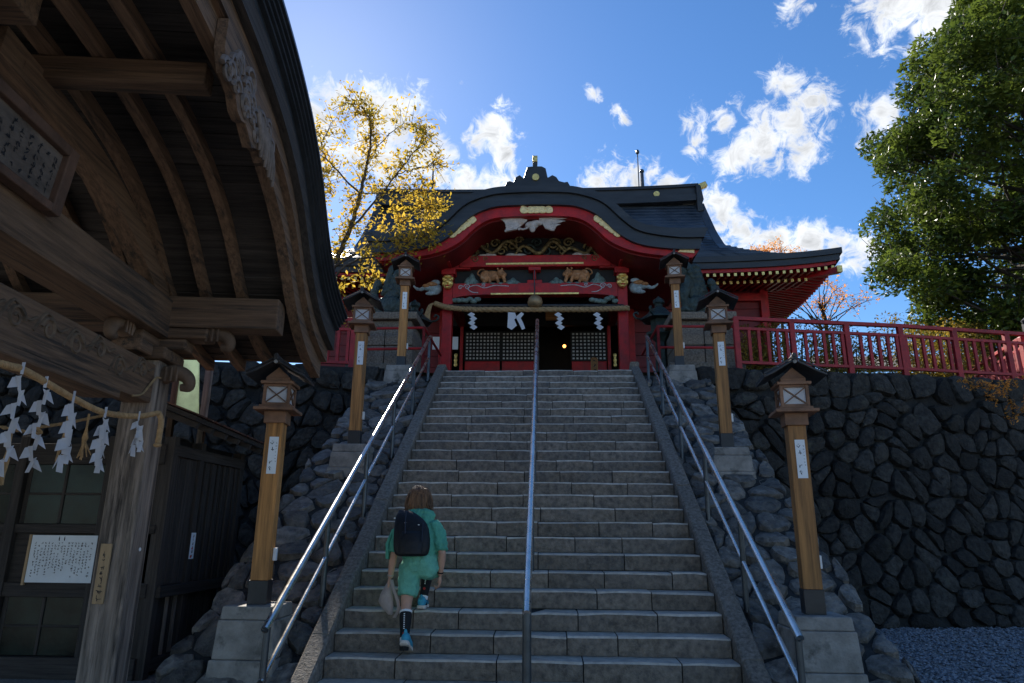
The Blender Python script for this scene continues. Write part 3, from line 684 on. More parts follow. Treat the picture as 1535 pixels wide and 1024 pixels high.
for x in np.linspace(-PX+.118, PX-.118, 17):
    q = 1-(abs(x)/PX)**6; rings.append([S(x, YP-.13, z0-.10*(1-q)+.02*q), S(x, YP+.13, z0-.10*(1-q)+.02*q), S(x, YP+.13, z1), S(x, YP-.13, z1)])
g.loft(rings); lb = g.build('rainbow_beam', 'redlac', sh, smooth=30)
g = MB(); g.beam(S(-1.05, YP-.135, z0+.025), S(1.05, YP-.135, z0+.025), .03, .045); g.build('gilt_trim', 'gold', lb, bevel=.008)
def spiral(c, r0, turns, sgn, n=22):
    return [Vector((c.x+sgn*r0*(1-k/n*.8)*math.cos(turns*2*math.pi*k/n), c.y, c.z+r0*(1-k/n*.8)*math.sin(turns*2*math.pi*k/n))) for k in range(n+1)]
for s in (-1, 1):
    g = MB(); zc = (z0+z1)/2+.03
    g.tube(cmr([S(s*.62, YP-.135, zc+.04), S(s*.95, YP-.135, zc+.06), S(s*1.2, YP-.135, zc+.0), S(s*1.4, YP-.135, zc+.07), S(s*1.6, YP-.135, zc-.0), S(s*1.5, YP-.135, zc-.10), S(s*1.35, YP-.135, zc-.12)], 5), .012, 6)
    g.tube(spiral(S(s*1.62, YP-.135, zc+.03), .08, 1.4, s), .012, 6); g.tube(spiral(S(s*1.78, YP-.135, zc+.02), .06, 1.2, -s), .012, 6); g.tube(spiral(S(s*1.22, YP-.135, zc+.06), .045, 1.2, s), .010, 6)
    g.build('painted_scroll', 'scroll', lb, smooth=60)
z2, z3 = rz(402), rz(385)
g = MB(); g.box(S(0, YP, (z2+z3)/2), (3.65,.24,z3-z2)); ub = g.build('upper_beam', 'redlac', sh, bevel=.02)
g = MB(); g.beam(S(-1.18, YP-.125, z2+.07), S(1.18, YP-.125, z2+.07), .03, .05); g.build('gilt_trim', 'gold', ub, bevel=.008)
for s in (-1, 1):
    g = MB(); g.tube(spiral(S(s*1.45, YP-.122, z3-.10), .10, 1.4, s), .014, 6); g.tube(spiral(S(s*1.2, YP-.122, z3-.09), .06, 1.2, -s), .012, 6); g.build('carved_scroll', 'carvedark', ub, smooth=60)
g = MB(); g.box(S(0, YP+.10, (z1+z2)/2), (3.9,.04,z2-z1-.004)); g.build('backing_board', 'dark', sh)
g = MB(); g.box(S(0, YP-.02, z2-.05), (.30,.2,.10)); g.box(S(0, YP-.02, (z1+z2)/2), (.07,.14,z2-z1-.21)); g.box(S(0, YP-.02, z1+.05), (.36,.16,.09)); g.build('centre_strut', 'redlac', sh, bevel=.02)
g = MB(); g.tube([S(0, YP-.15, z2-.1), S(0, YP-.15, rz(452))], .012, 6); g.build('bell_hanger', 'postmetal', sh)
# tiger panels
for s in (-1, 1):
    c = S(s*1.02, YP-.03, z1+.2)
    g = MB(); g.ell(c+Vector((s*.02,0,.03)), (.26,.07,.13)); g.ell(c+Vector((s*.17,-.03,.0)), (.14,.08,.16)); g.ell(c+Vector((-s*.20,-.03,.08)), (.11,.08,.10)); g.ell(c+Vector((-s*.29,-.04,.04)), (.06,.06,.06))
    for q in (-.24,-.1,.1,.26): g.tube([c+Vector((q,-.04,.0)), c+Vector((q-s*.05,-.05,-.17))], [.05,.035], 8)
    g.tube(cmr([c+Vector((s*.28,-.03,.0)), c+Vector((s*.36,-.03,.08)), c+Vector((s*.3,-.03,.17)), c+Vector((s*.2,-.03,.18))], 4), .02, 6)
    for e in (-1, 1): g.ell(c+Vector((-s*.18+e*.05,-.06,.18)), (.025,.02,.03))
    g.build('tiger_carving', 'carvetan', sh, smooth=60)
    g = MB(); rg = random.Random(5+s)
    for q, hh in ((.42,.14),(.5,.3),(.58,.2),(-.42,.12),(-.5,.18),(-.58,.1),(0,.04),(.2,.05),(-.2,.05)):
        g.lathe([(.12,-.02),(.11,hh*.4),(.05,hh*.85),(.01,hh)], c+Vector((s*q, 0, -.2)), 7)
    g.build('rock_carving', 'carverock', sh, smooth=50)
# dragon panel above, clouds, crane
g = MB(); ringb = [(a, b-.02) for a, b in [rel(x, y, YP) for x, y in [(690,386),(700,372),(720,360),(760,352),(804,349),(848,352),(888,360),(905,372),(915,386)]]]
g.prism([S(a, YP+.05, b) for a, b in ringb], [S(a, YP+.1, b) for a, b in ringb]); g.build('backing_board', 'dark', sh)
rg = random.Random(4); g = MB(); g2 = MB()
for x, y, r, sg in [(712,380,.10,1),(726,370,.13,-1),(742,365,.12,1),(752,376,.14,1),(768,368,.15,-1),(778,360,.1,1),(793,375,.15,1),(805,364,.12,-1),(818,378,.14,-1),(830,366,.16,1),(842,376,.12,-1),(852,364,.13,1),(884,372,.15,-1),(896,378,.11,1)]:
    c = at(x, y, YP-.03); t = spiral(c, r, 1.5, sg); (g if rg.random() < .7 else g2).tube(t, [.034-.02*k/len(t) for k in range(len(t))], 6)
for k in range(3):
    a = [(700+k*70, 384), (715+k*70, 366+k*3), (738+k*70, 380), (760+k*68, 362), (782+k*66, 378)]
    t = cmr([at(x, y, YP-.08) for x, y in a], 6); g.tube(t, [.028+.022*math.sin(3.1*i/len(t)) for i in range(len(t))], 7)
g.build('dragon_carving', 'carvedark', sh, smooth=60); g2.build('wave_carving', 'bronze', sh, smooth=60)
g = MB()
for x, y, r in [(767,383,.12),(780,384,.13),(724,384,.10),(735,383,.12),(868,382,.13),(878,383,.11)]: g.ell(at(x, y, YP-.07), (r*1.3,.05,r*.5))
g.build('cloud_carving', 'carvewhite', sh, smooth=60)
g = MB(); YC = YF+.34; rg = random.Random(8)
c = at(797, 338, YC); g.ell(c, (.16,.09,.10)); g.ell(c+Vector((.02,-.03,-.1)), (.07,.05,.09)); g.ell(c+Vector((.12,-.02,.05)), (.16,.06,.07))
for k in range(11):
    a0 = at(790-k*1.5, 331+k*1.2, YC-.02); a1 = at(764-k*.6, 326+k*2.0, YC-.05); a2 = at(741+k*3.2, 323+k*2.0, YC-.08); g.tube(cmr([a0, a1, a2], 4), [.030,.034,.036,.036,.034,.030,.024,.016,.006], 6)
for k in range(9):
    a0 = at(808+k*1.2, 329+k*1.5, YC-.02); a1 = at(832-k*.4, 324+k*2.6, YC-.05); a2 = at(858-k*3.5, 322+k*2.5+(k % 2)*2, YC-.08); g.tube(cmr([a0, a1, a2], 4), [.034,.036,.036,.034,.032,.028,.022,.014,.005], 6)
g.tube(cmr([c+Vector((-.1,-.03,-.08)), c+Vector((-.2,-.05,-.12)), c+Vector((-.28,-.05,-.10)), c+Vector((-.3,-.05,-.14))], 4), .025, 6)
g.build('phoenix_carving', 'carvewhite', sh, smooth=60)
# ---------------- hall body behind the porch
YH = 18.3; ZF = 5.55
g = MB(); g.box(S(0, YH+4, (T+ZF)/2), (12.8, 9.6, ZF-T)); g.build('raised_floor', 'redwall', sh)
for s in (-1, 1):
    for k in range(8):
        g = MB(); z = ZF+.02+k*.33; g.box(S(s*4.52, YH+.06+.005*(k % 2), z+.16), (3.66, .06, .322)); g.build('wall_board', 'redwall', sh, bevel=.006)
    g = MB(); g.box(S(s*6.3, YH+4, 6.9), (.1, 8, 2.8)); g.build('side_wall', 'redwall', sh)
    for x in (2.6, 4.45, 6.3):
        g = MB(); g.box(S(s*x, YH, (ZF+8.3)/2), (.22,.24,8.3-ZF)); g.build('hall_pillar', 'redlac', sh, bevel=.015)
    g = MB(); g.box(S(s*4.4, YH-.02, 7.85), (3.9,.2,.22)); g.build('head_beam', 'redlac', sh, bevel=.015)
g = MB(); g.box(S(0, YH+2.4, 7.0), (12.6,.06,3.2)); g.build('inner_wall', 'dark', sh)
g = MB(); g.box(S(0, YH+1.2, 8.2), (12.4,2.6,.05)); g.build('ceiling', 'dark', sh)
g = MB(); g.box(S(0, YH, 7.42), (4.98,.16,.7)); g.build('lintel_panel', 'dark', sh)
def latt(px0, px1, py0, py1, nc, nr):
    a, b = at(px0, py1, YH), at(px1, py0, YH); g = MB(); w, h = b.x-a.x, b.z-a.z
    g.box(((a.x+b.x)/2, YH+.02, (a.z+b.z)/2), (w, .01, h)); d = g.build('shoji_paper', 'paperdim', sh); g = MB()
    for i in range(nc+1): g.box((a.x+w*i/nc, YH-.005, (a.z+b.z)/2), (w/nc*.42, .03, h+.05))
    for j in range(nr+1): g.box(((a.x+b.x)/2, YH-.0035, a.z+h*j/nr), (w+.05, .026, h/nr*.42))
    g.build('lattice', 'dark', d)
    g = MB(); zb = ZF+.02; g.box(((a.x+b.x)/2, YH, (zb+a.z-.04)/2), (w, .06, a.z-.04-zb)); g.build('door_panel', 'redlac', sh, bevel=.01)

latt(697, 750, 498, 540, 10, 8); latt(752.5, 806, 498, 540, 10, 8); latt(857, 908, 498, 540, 9, 8)
for x0 in (692, 913):
    g = MB(); a = at(x0, 520, YH-.03); g.box((a.x, YH-.03, 6.5), (.09,.1,1.85)); g.build('door_jamb', 'redlac', sh, bevel=.01)
for x in (683, 922):
    g = MB(); p = at(x, 540, YH-.2)
    for dz, r in ((-.13,.05),(-.06,.035),(0,.05),(.08,.035),(.14,.05)): g.ell(p+Vector((0,0,dz)), (r,.02,.06), 10, 6)
    g.build('gilt_fitting', 'gold', sh, smooth=50)
# offering room bits: notices, sign, warm bulb
for x0, x1, nm in ((648, 659, 'left'), (678, 687, 'right')):
    a, b = at(x0, 524, 16.9), at(x1, 505, 16.9); g = MB(); g.box(((a.x+b.x)/2, 16.9, (a.z+b.z)/2), (b.x-a.x, .02, b.z-a.z)); o = g.build('notice_sheet', 'card', sh)
g = MB(); a, b = at(886, 556, 17.2), at(896, 536, 17.2); op = [(a.x,ZF-.25),(b.x,ZF-.25),(b.x,b.z-.04),(b.x-.03,b.z),(a.x+.03,b.z),(a.x,b.z-.04)]
g.prism([Vector((x, 17.2, z)) for x, z in op], [Vector((x, 17.24, z)) for x, z in op]); sg = tag(g.build('wooden_sign', 'lampwood_z', None), 'small upright wooden sign before the lattice door', 'sign')
g = MB(); strokes(g, lambda u, v: Vector(((a.x+b.x)/2+u, 17.196, (ZF-.1+b.z)/2+v)), .12, b.z-ZF, 3, random.Random(2), .9, .2); g.build('sign_writing', 'ink', sg)
g = MB(); a, b = at(818, 480, 17.6), at(836, 465, 17.6); g.box(((a.x+b.x)/2, 17.6, (a.z+b.z)/2), (b.x-a.x,.06,b.z-a.z)); g.build('hanging_plaque', 'lampwood_x', sh)
me = bpy.data.materials.new('bulb'); me.use_nodes = True; bs = me.node_tree.nodes['Principled BSDF']; bs.inputs['Emission Color'].default_value = (1,.35,.08,1); bs.inputs['Emission Strength'].default_value = 2.5; MATS['bulb'] = me
g = MB(); g.ell(at(846, 519, 19.5), (.05,.05,.05), 10, 8); tag(g.build('lamp_bulb', 'bulb', smooth=60), 'tiny glowing orange lamp in the dark doorway', 'lamp')
# ---------------- straw rope, streamers, bell
YQ = 15.22
def rope(pts, r, strands=3, turns=14, n=160, k=6):
    c = cmr(pts, 20); L = len(c); mbs = MB()
    for s in range(strands):
        q = []
        for i in range(n+1):
            t = i/n*(L-1); a = int(min(t, L-2)); p = c[a].lerp(c[a+1], t-a); d = (c[a+1]-c[a]).normalized(); x = d.orthogonal().normalized() if abs(d.z) > .9 else d.cross(Vector((0,0,1))).normalized(); y = d.cross(x)
            ph = 2*math.pi*(turns*i/n+s/strands); q.append(p+(x*math.cos(ph)+y*math.sin(ph))*r*.52)
        mbs.tube(q, r*.62, k)
    return mbs
rp = thing('straw_rope', 'thick twisted straw rope slung between the red shrine pillars', 'rope', at(796, 463, YQ))
rope([at(652,455,YQ), at(672,461,YQ), at(710,464,YQ), at(800,464,YQ), at(880,464,YQ), at(943,462,YQ)], .062, 3, 16, 330).build('twisted_rope', 'straw', rp, smooth=60)
g = MB(); rg = random.Random(3)
for k in range(14):
    x = rg.uniform(-.05,.05); p0 = at(652,455,YQ); g.tube(cmr([p0, p0+Vector((-.10+x*.5,-.02,-.05)), p0+Vector((-.16+x,-.02+x*.3,-.25)), p0+Vector((-.20+x*2.2,-.02,-.42-rg.random()*.15))], 4), [.03,.03,.028,.026,.024,.022,.02,.018,.016,.013,.011,.009,.005], 5)
g.build('rope_tassel', 'straw', rp, smooth=60)
g = MB(); g.tube([at(672,458,YQ+.12), at(935,458,YQ+.12)], .035, 8); g.build('hanging_bar', 'postmetal', rp, smooth=40)
for x, lab, torn in ((708, 'white zigzag paper streamer hanging from the shrine rope', 0), (773, 'torn white paper streamer split in two, hanging from the shrine rope', 1), (838, '', 0), (896, '', 0)):
    p = at(x, 468, YQ-.06); g = MB(); u = 15.2/FPX
    def sheet(pts):
        g.prism([Vector((p.x+a*u, p.y-.006, p.z-b*u)) for a, b in pts], [Vector((p.x+a*u, p.y+.002, p.z-b*u)) for a, b in pts])
    if torn:
        sheet([(-12,0),(-1,1),(2,9),(-2,12),(2,22),(-6,29),(-13,25),(-12,10)]); sheet([(0,8),(9,0),(13,3),(8,10),(12,18),(15,27),(10,29),(6,20)])
    else:
        for q in range(4):
            ox = (q % 2)*3.0-1.5+q*.4; sheet([(-6+ox, q*7+4), (0+ox, q*7-(.8 if q else 0)), (6+ox, q*7+3.6), (.5+ox, q*7+8.4)])
    tag(g.build('paper_streamer', 'shide'), lab or 'white zigzag paper streamer hanging from the shrine rope', 'paper streamer', 'zigzag streamers on the shrine rope' if not torn else None)
b = thing('shrine_bell', 'round bronze brown bell hanging above the middle of the straw rope', 'bell', at(802, 455, YQ-.05))
g = MB(); g.lathe([(.02,.16),(.10,.145),(.16,.09),(.18,0),(.165,-.07),(.10,-.12),(.02,-.13)], at(802,453,YQ-.03), 20); g.build('bell_body', 'bellm', b, smooth=50)
# ================================================================ fences, statues, trees
def fence_run(o, A, B, posts, h=(1.07,.87,.20), bal=.19, zoff=0):
    A, B = Vector(A), Vector(B); d = (B-A); L = d.length; d.normalize()
    for hh, r in ((h[0], .042), (h[1], .034), (h[2], .034)):
        g = MB(); g.beam(A+Vector((0,0,hh)), B+Vector((0,0,hh)), r*2, r*1.7); g.build('rail', 'redrail', o, bevel=.006)
    for t in posts:
        p = A+d*(L*t); g = MB(); g.box(p+Vector((0,0,(h[0]+.02)/2-.05)), (.10,.10,h[0]+.12)); g.build('fence_post', 'redrail', o, bevel=.008)
    n = max(1, round(L/bal))
    for i in range(n):
        t = (i+.5)/n
        if any(abs(t-q)*L < .085 for q in posts): continue
        p = A+d*(L*t); g = MB(); g.box(p+Vector((0,0,(h[1]+h[2])/2)), (.055,.055,h[1]-h[2]-.05)); g.build('baluster', 'redrail', o)
fo = thing('red_fence', 'long red railing on top of the dark wall under the big tree', 'fence', (4, 12.8, T))
f0, f1, f2 = Vector((3.62,12.75,T)), Vector((7.0,13.32,T)), Vector((10.6,14.15,T))
fence_run(fo, f0, f1, [.01,.34,.67,1]); fence_run(fo, f1, f2, [.33,.66,.985])
fo2 = thing('red_fence', 'short red railing turning back from the corner post beneath the tree', 'fence', (10.2, 14.3, T))
fence_run(fo2, (9.95,14.25,T), (10.7,17.4,T), [.0,.5,1]); g = MB(); g.box((10.0,14.05,T+1.25), (.16,.16,.16)); g.lathe([(.0,.0),(.10,.0),(.12,.06),(.06,.12),(.0,.16)], (10.0,14.05,T+1.33), 10); g.build('post_cap', 'roofblack', fo2)
def pipe_fence(sx, label, x0, x1, Y):
    o = thing('red_pipe_fence', label, 'fence', (x0, Y, T))
    for hh in (.92, .5):
        g = MB(); g.tube([(x0, Y, T+hh), (x1, Y+.05, T+hh)], .027, 8); g.build('pipe_rail', 'redrail', o, smooth=40)
    for x in (x0, x1, (x0+x1)/2 if abs(x1-x0) > 1.6 else x0):
        if x == x0 and (x0+x1)/2 == x: continue
        g = MB(); g.tube([(x, Y, T-.05), (x, Y, T+.94)], .030, 8); g.build('pipe_post', 'redrail', o, smooth=40)
    g = MB(); g.tube([(x0, Y, T+.92), (x0, Y+2.2, T+.92)], .027, 8); g.build('pipe_rail', 'redrail', o, smooth=40)
a = at(636,486,12.75).x; b = at(986,486,12.75).x
pipe_fence(-1, 'low red pipe fence before the guardian statue behind the yellow tree', a, a-1.35, 12.75)
pipe_fence(1, 'low red pipe fence before the guardian statue with the bronze lantern', b, b+1.45, 12.75)
fo3 = thing('red_fence', 'red railing behind the yellow leaved tree', 'fence', (-5.2, 12.6, T)); fence_run(fo3, (-3.75,12.7,T), (-8.4,11.95,T), [0,.33,.66,1])
# ---------------- guardian statues
def guardian(sx, px, label, lab2):
    c = at(px, 481, 13.75); X, Y, Z = c.x, 13.75, c.z
    pd = thing('stone_pedestal', lab2, 'pedestal', (X, Y, T))
    zb = T-.02
    for i, (w, z0, z1) in enumerate(((1.45, zb, zb+.30), (1.15, zb+.30, Z-.30), (1.05, Z-.30, Z-.16), (1.30, Z-.16, Z))):
        if i == 1:
            for q in range(2):
                for r_ in range(2):
                    g = MB(); h = (z1-z0)/2; g.box((X+(q-.5)*w/2, Y, z0+h*(r_+.5)), (w/2-.012, w, h-.012)); g.build('pedestal_stone', 'kerb', pd, bevel=.02)
        else: g = MB(); g.box((X, Y, (z0+z1)/2), (w, w, z1-z0-.006)); g.build('pedestal_slab', 'kerb', pd, bevel=.02)
    o = thing('guardian_statue', label, 'statue', (X, Y, Z))
    g = MB(); g.box((X, Y, Z+.05), (.95, .62, .10))
    for k in range(8): g.ell((X+random.uniform(-.42,.42), Y-.26+random.uniform(0,.5), Z+.11), (.12,.1,.06))
    g.build('statue_base', 'bronze', o, smooth=50)
    # body in local axes: f = facing (towards the stairs and viewer), built of overlapping masses fused by remesh
    f = Vector((-sx*.93, -.36, 0)); l = Vector((.36*-sx, -.93, 0)).normalized(); z = Vector((0,0,1)); B0 = Vector((X, Y, Z+.10))
    Pn = lambda a, b, h: B0+f*a+l*b+z*h
    ax = Matrix((f, l, z)).transposed()
    g = MB(); E = lambda a, b, h, r, tilt=0: g.ell(Pn(a,b,h), r, 14, 10, ax @ Matrix.Rotation(tilt, 3, 'Y'))
    E(-.16,0,.24,(.30,.25,.24)); E(-.02,0,.46,(.22,.21,.36), .45); E(.12,0,.70,(.22,.22,.24)); E(.16,0,.97,(.22,.20,.21)); E(.30,0,.92,(.13,.13,.10)); E(.30,0,.83,(.10,.11,.05))
    for s in (-1, 1):
        E(-.10,s*.20,.20,(.24,.12,.20)); E(.06,s*.20,.06,(.17,.08,.06))
        g.tube([Pn(.14,s*.12,.66), Pn(.24,s*.15,.40), Pn(.22,s*.15,.16), Pn(.23,s*.15,.04)], [.13,.10,.075,.085], 12); E(.29,s*.15,.045,(.12,.08,.05))
        E(.10,s*.19,1.08,(.05,.04,.07)); E(.22,s*.12,1.06,(.06,.05,.04))
        for q in range(7): E(.06-.06*q*.5+.02*s,s*(.14+.05*math.sin(q)),1.05-.075*q,(.09,.08,.07))
    for q in range(6): E(-.08-.03*q,0,1.08-.10*q,(.11,.15,.09))
    for q, (a_, h_) in enumerate(((-.42,.30),(-.50,.45),(-.50,.62),(-.44,.76))): E(a_,0,h_,(.12,.14,.13))
    bo = g.build('statue_body', 'bronze', o, smooth=60); rm = bo.modifiers.new('fuse', 'REMESH'); rm.mode = 'VOXEL'; rm.voxel_size = .016; rm.use_smooth_shade = True
    tx = bpy.data.textures.new('curls', 'CLOUDS'); tx.noise_scale = .05; dm = bo.modifiers.new('curls', 'DISPLACE'); dm.texture = tx; dm.strength = .035; dm.mid_level = .5
guardian(-1, 588, 'green bronze guardian lion statue behind the yellow leaved tree', 'stacked stone pedestal of the guardian statue by the yellow tree')
guardian(1, 1044, 'green bronze guardian lion statue near the hexagonal bronze lantern', 'stacked stone pedestal of the guardian statue by the bronze lantern')
# ---------------- bronze lantern beside the porch, a second one further left only half seen
def bronze_lantern(px, py, Y, label):
    p = at(px, py, Y); zt = p.z; o = thing('bronze_lantern', label, 'lantern', (p.x, Y, T)); g = MB(); c = Vector((p.x, Y, 0))
    g.lathe([(.38,T),(.38,T+.12),(.28,T+.2),(.14,T+.3),(.11,zt-1.0),(.2,zt-.9),(.3,zt-.84),(.3,zt-.78)], c, 6); g.build('lantern_shaft', 'bronze', o)
    g = MB(); g.lathe([(.19,zt-.78),(.2,zt-.48)], c, 6); g.build('lantern_box', 'bronze', o)
    g = MB(); g.lathe([(.42,zt-.50),(.40,zt-.46),(.26,zt-.36),(.16,zt-.25),(.09,zt-.22),(.09,zt-.16),(.13,zt-.12),(.12,zt-.04),(.05,zt),(.0,zt+.05)], c, 6); rf = g.build('lantern_roof', 'bronze', o)
    for k in range(6):
        a = k*math.pi/3; d = Vector((math.cos(a), math.sin(a), 0)); g = MB(); b = c+d*.40+Vector((0,0,zt-.47))
        g.tube(cmr([b, b+d*.10+Vector((0,0,.02)), b+d*.15+Vector((0,0,.10)), b+d*.08+Vector((0,0,.15)), b+d*.05+Vector((0,0,.10))], 4), .020, 6); g.build('roof_scroll', 'bronze', rf, smooth=60)
bronze_lantern(987, 447, 14.2, 'green bronze hexagonal lantern with curled roof corners by the shrine porch')
bronze_lantern(622, 452, 14.4, 'dark bronze lantern half hidden behind the lantern post by the yellow tree')
# ---------------- leaves
def leaf(mb, p, s, rng, up=.5, bend=0):
    n = Vector((rng.gauss(0,1), rng.gauss(0,1), rng.gauss(0,1)+up)).normalized(); a = n.orthogonal().normalized(); a.rotate(Matrix.Rotation(rng.uniform(0,6.28), 3, n)); b = n.cross(a)
    L = s*rng.uniform(.7,1.3); w = L*rng.uniform(.35,.55)
    o = len(mb.v); mb.v += [p-a*L*.5, p+b*w*.5-n*L*.06, p+a*L*.5, p-b*w*.5-n*L*.06]; mb.f.append((o,o+1,o+2,o+3))
def limbs_tree(o, limbs, rng, r0, leafmat, nt, lpt, ls, tl, spread=.9, zup=.2, skip=.12):
    tw, lv = MB(), MB()
    for pts, ra, rb in limbs:
        c = cmr(pts, 6); n = len(c); c = [p+Vector((rng.gauss(0,1), rng.gauss(0,1), rng.gauss(0,1)))*.012 for p in c]
        tw.tube(c, [ra+(rb-ra)*i/(n-1) for i in range(n)], 7)
        L = sum((c[i+1]-c[i]).length for i in range(n-1))
        for k in range(int(L*nt)):
            t = rng.uniform(skip, 1)**.8*(n-1); i = int(min(t, n-2)); p = c[i].lerp(c[i+1], t-i); d = (c[i+1]-c[i]).normalized()
            q = (d*rng.uniform(.1,.7)+Vector((rng.gauss(0,1), rng.gauss(0,.8), rng.gauss(0,1)+zup))*.6).normalized()*tl*rng.uniform(.4,1.2)
            mid = p+q*.5+Vector((0,0,.05*tl)); e = p+q
            tw.tube([p, mid, e], [max(.005, rb*.6), .005, .003], 4)
            for m in range(int(lpt*rng.uniform(.5,1.5))):
                s = rng.uniform(.3,1.05); b = p.lerp(mid, s*2) if s < .5 else mid.lerp(e, s*2-1)
                leaf(lv, b+Vector((rng.gauss(0,1), rng.gauss(0,1), rng.gauss(0,1)))*tl*.16, ls, rng, 1.2)
    tw.build('trunk', 'bark', o, smooth=60); lv.build('crown', leafmat, o)
rng = random.Random(77)
def pl(lst, Y, dv=.5):
    out = []; yy = Y
    for i, (x, y) in enumerate(lst):
        yy += rng.uniform(-dv, dv)*.5 if i else 0; out.append(at(x, y, yy))
    return out
YT = 14.6; root = at(470, 545, YT); o = thing('yellow_tree', 'slender tree with sparse yellow autumn leaves beside the shrine', 'tree', (root.x, YT, T))
LB = [([Vector((root.x, YT, T-.1))]+pl([(478,470),(500,400),(524,345),(540,290),(552,240),(556,190),(545,162)], YT), .085, .012),
      (pl([(524,345),(560,305),(592,265),(618,232),(635,215)], YT), .03, .008), (pl([(500,400),(555,365),(600,335),(632,312),(652,300)], YT-.3), .035, .007),
      (pl([(490,425),(530,392),(580,382),(615,362),(640,355)], YT-.6), .03, .006), (pl([(540,290),(505,255),(482,220),(500,180)], YT), .025, .007),
      (pl([(500,400),(484,350),(478,300),(490,255)], YT+.3), .03, .007), (pl([(592,265),(612,255),(640,250),(660,246)], YT-.2), .014, .005),
      (pl([(552,240),(580,205),(610,185),(640,200)], YT+.3), .016, .005), (pl([(600,335),(630,345),(645,360)], YT-.8), .012, .005), (pl([(555,365),(540,400),(550,430)], YT-.7), .014, .005),
      (pl([(490,425),(500,450),(515,470)], YT-.5), .016, .005), (pl([(545,162),(525,155),(500,165)], YT), .012, .004), (pl([(540,290),(575,290),(605,300),(630,285)], YT-.3), .014, .005)]
limbs_tree(o, LB, rng, .08, 'leaf_yellow', 16, 12, .115, .55, skip=.2)
# ---------------- big evergreen on the right
def crown_tree(o, base, clumps, rng, leafmat, per, ls, trunk_r, cs=.62):
    tw, lv = MB(), MB(); top = max(c[2] for c in clumps)
    axis = [Vector(base), Vector((base[0]+.15, base[1], base[2]+2.2)), Vector((base[0]-.1, base[1]+.1, base[2]+5)), Vector((base[0], base[1], top-1.5))]
    ac = cmr(axis, 8); tw.tube(ac, [trunk_r*(1-.85*i/(len(ac)-1)) for i in range(len(ac))], 10)
    for cx, cy, cz, r in clumps:
        c = Vector((cx, cy, cz)); st = min(ac, key=lambda p: abs(p.z-(cz-1.4))+.0*(p-c).length)
        if rng.random() < .55:
            m = st.lerp(c, .55)+Vector((rng.gauss(0,.2), rng.gauss(0,.2), -.25)); tw.tube(cmr([st, m, c], 4), [.07-.0062*i for i in range(9)], 5)
        for _ in range(5): e = c+Vector((rng.gauss(0,1), rng.gauss(0,1), rng.gauss(0,1)))*r*.6; tw.tube([c, e], [.015,.005], 4)
        for k in range(int(per*(r/cs)**2*rng.uniform(.75,1.25))):
            d = Vector((rng.gauss(0,1), rng.gauss(0,1), rng.gauss(0,1))).normalized()*r*(rng.random()**.42)
            d.z *= .72; d.z -= .10*(d.x*d.x+d.y*d.y)/r; leaf(lv, c+d, ls, rng, 1.6)
    tw.build('trunk', 'bark', o, smooth=60); lv.build('crown', leafmat, o)
rng = random.Random(15); by = 18.2; bx = at(1300,240,by).x+4.95
o = thing('evergreen_tree', 'huge dense dark green tree rising behind the red railing', 'tree', (bx, by, T)); cl_ = []
CT = [(T+1.6,2.2),(T+2.6,3.3),(T+4,4.2),(T+6,4.6),(T+7.5,4.8),(T+9,4.3),(T+10.9,2.95),(T+12.5,1.7),(T+14,.6)]
tries = 0
while len(cl_) < 330 and tries < 20000:
    tries += 1; z = rng.uniform(T+1.4, T+13.8); a = rng.uniform(0, 6.2832); rr = interp(z, CT)*rng.uniform(.55, 1.04) if rng.random() < .85 else interp(z, CT)*rng.random()
    x, y = bx+rr*math.cos(a), by+rr*math.sin(a)
    if any((x-q[0])**2+(y-q[1])**2+(z-q[2])**2 < .5**2 for q in cl_): continue
    cl_.append((x, y, z, rng.uniform(.5, .95)))
crown_tree(o, (bx, by, T-.1), cl_, rng, 'leaf_green', 360, .18, .32)
# bare branched tree with orange leaves behind the right eave, and one behind the roof
rng = random.Random(31)
def fan_tree(px, py, Y, label, hpx, wpx, leafmat='leaf_orange', lpt=10):
    b = at(px, py, Y); o = thing('autumn_tree', label, 'tree', (b.x, Y, T)); L = []; u = Y*1.05/FPX; hz = hpx*u
    L.append(([Vector((b.x, Y, T)), Vector((b.x+.1, Y, b.z+hz*.15)), Vector((b.x, Y, b.z+hz*.5))], .09, .04))
    for k in range(16):
        a = (k-7.5)/7.5; e = Vector((b.x+a*wpx*u*.55, Y+rng.uniform(-1,1), b.z+hz*(1-.35*a*a)*rng.uniform(.75,1.05))); s = Vector((b.x+.05*a, Y, b.z+hz*rng.uniform(.0,.45)))
        L.append(([s, s.lerp(e, .5)+Vector((a*.15, 0, .12)), e], .026, .006))
    limbs_tree(o, L, rng, .05, leafmat, 5, lpt, .10, .55, skip=.72)
fan_tree(1235, 500, 24, 'thin branched tree with orange leaves beyond the right eave of the shrine', 85, 120)
fan_tree(1165, 440, 31, 'orange topped tree peeping over the right roof of the shrine', 66, 110, lpt=16)
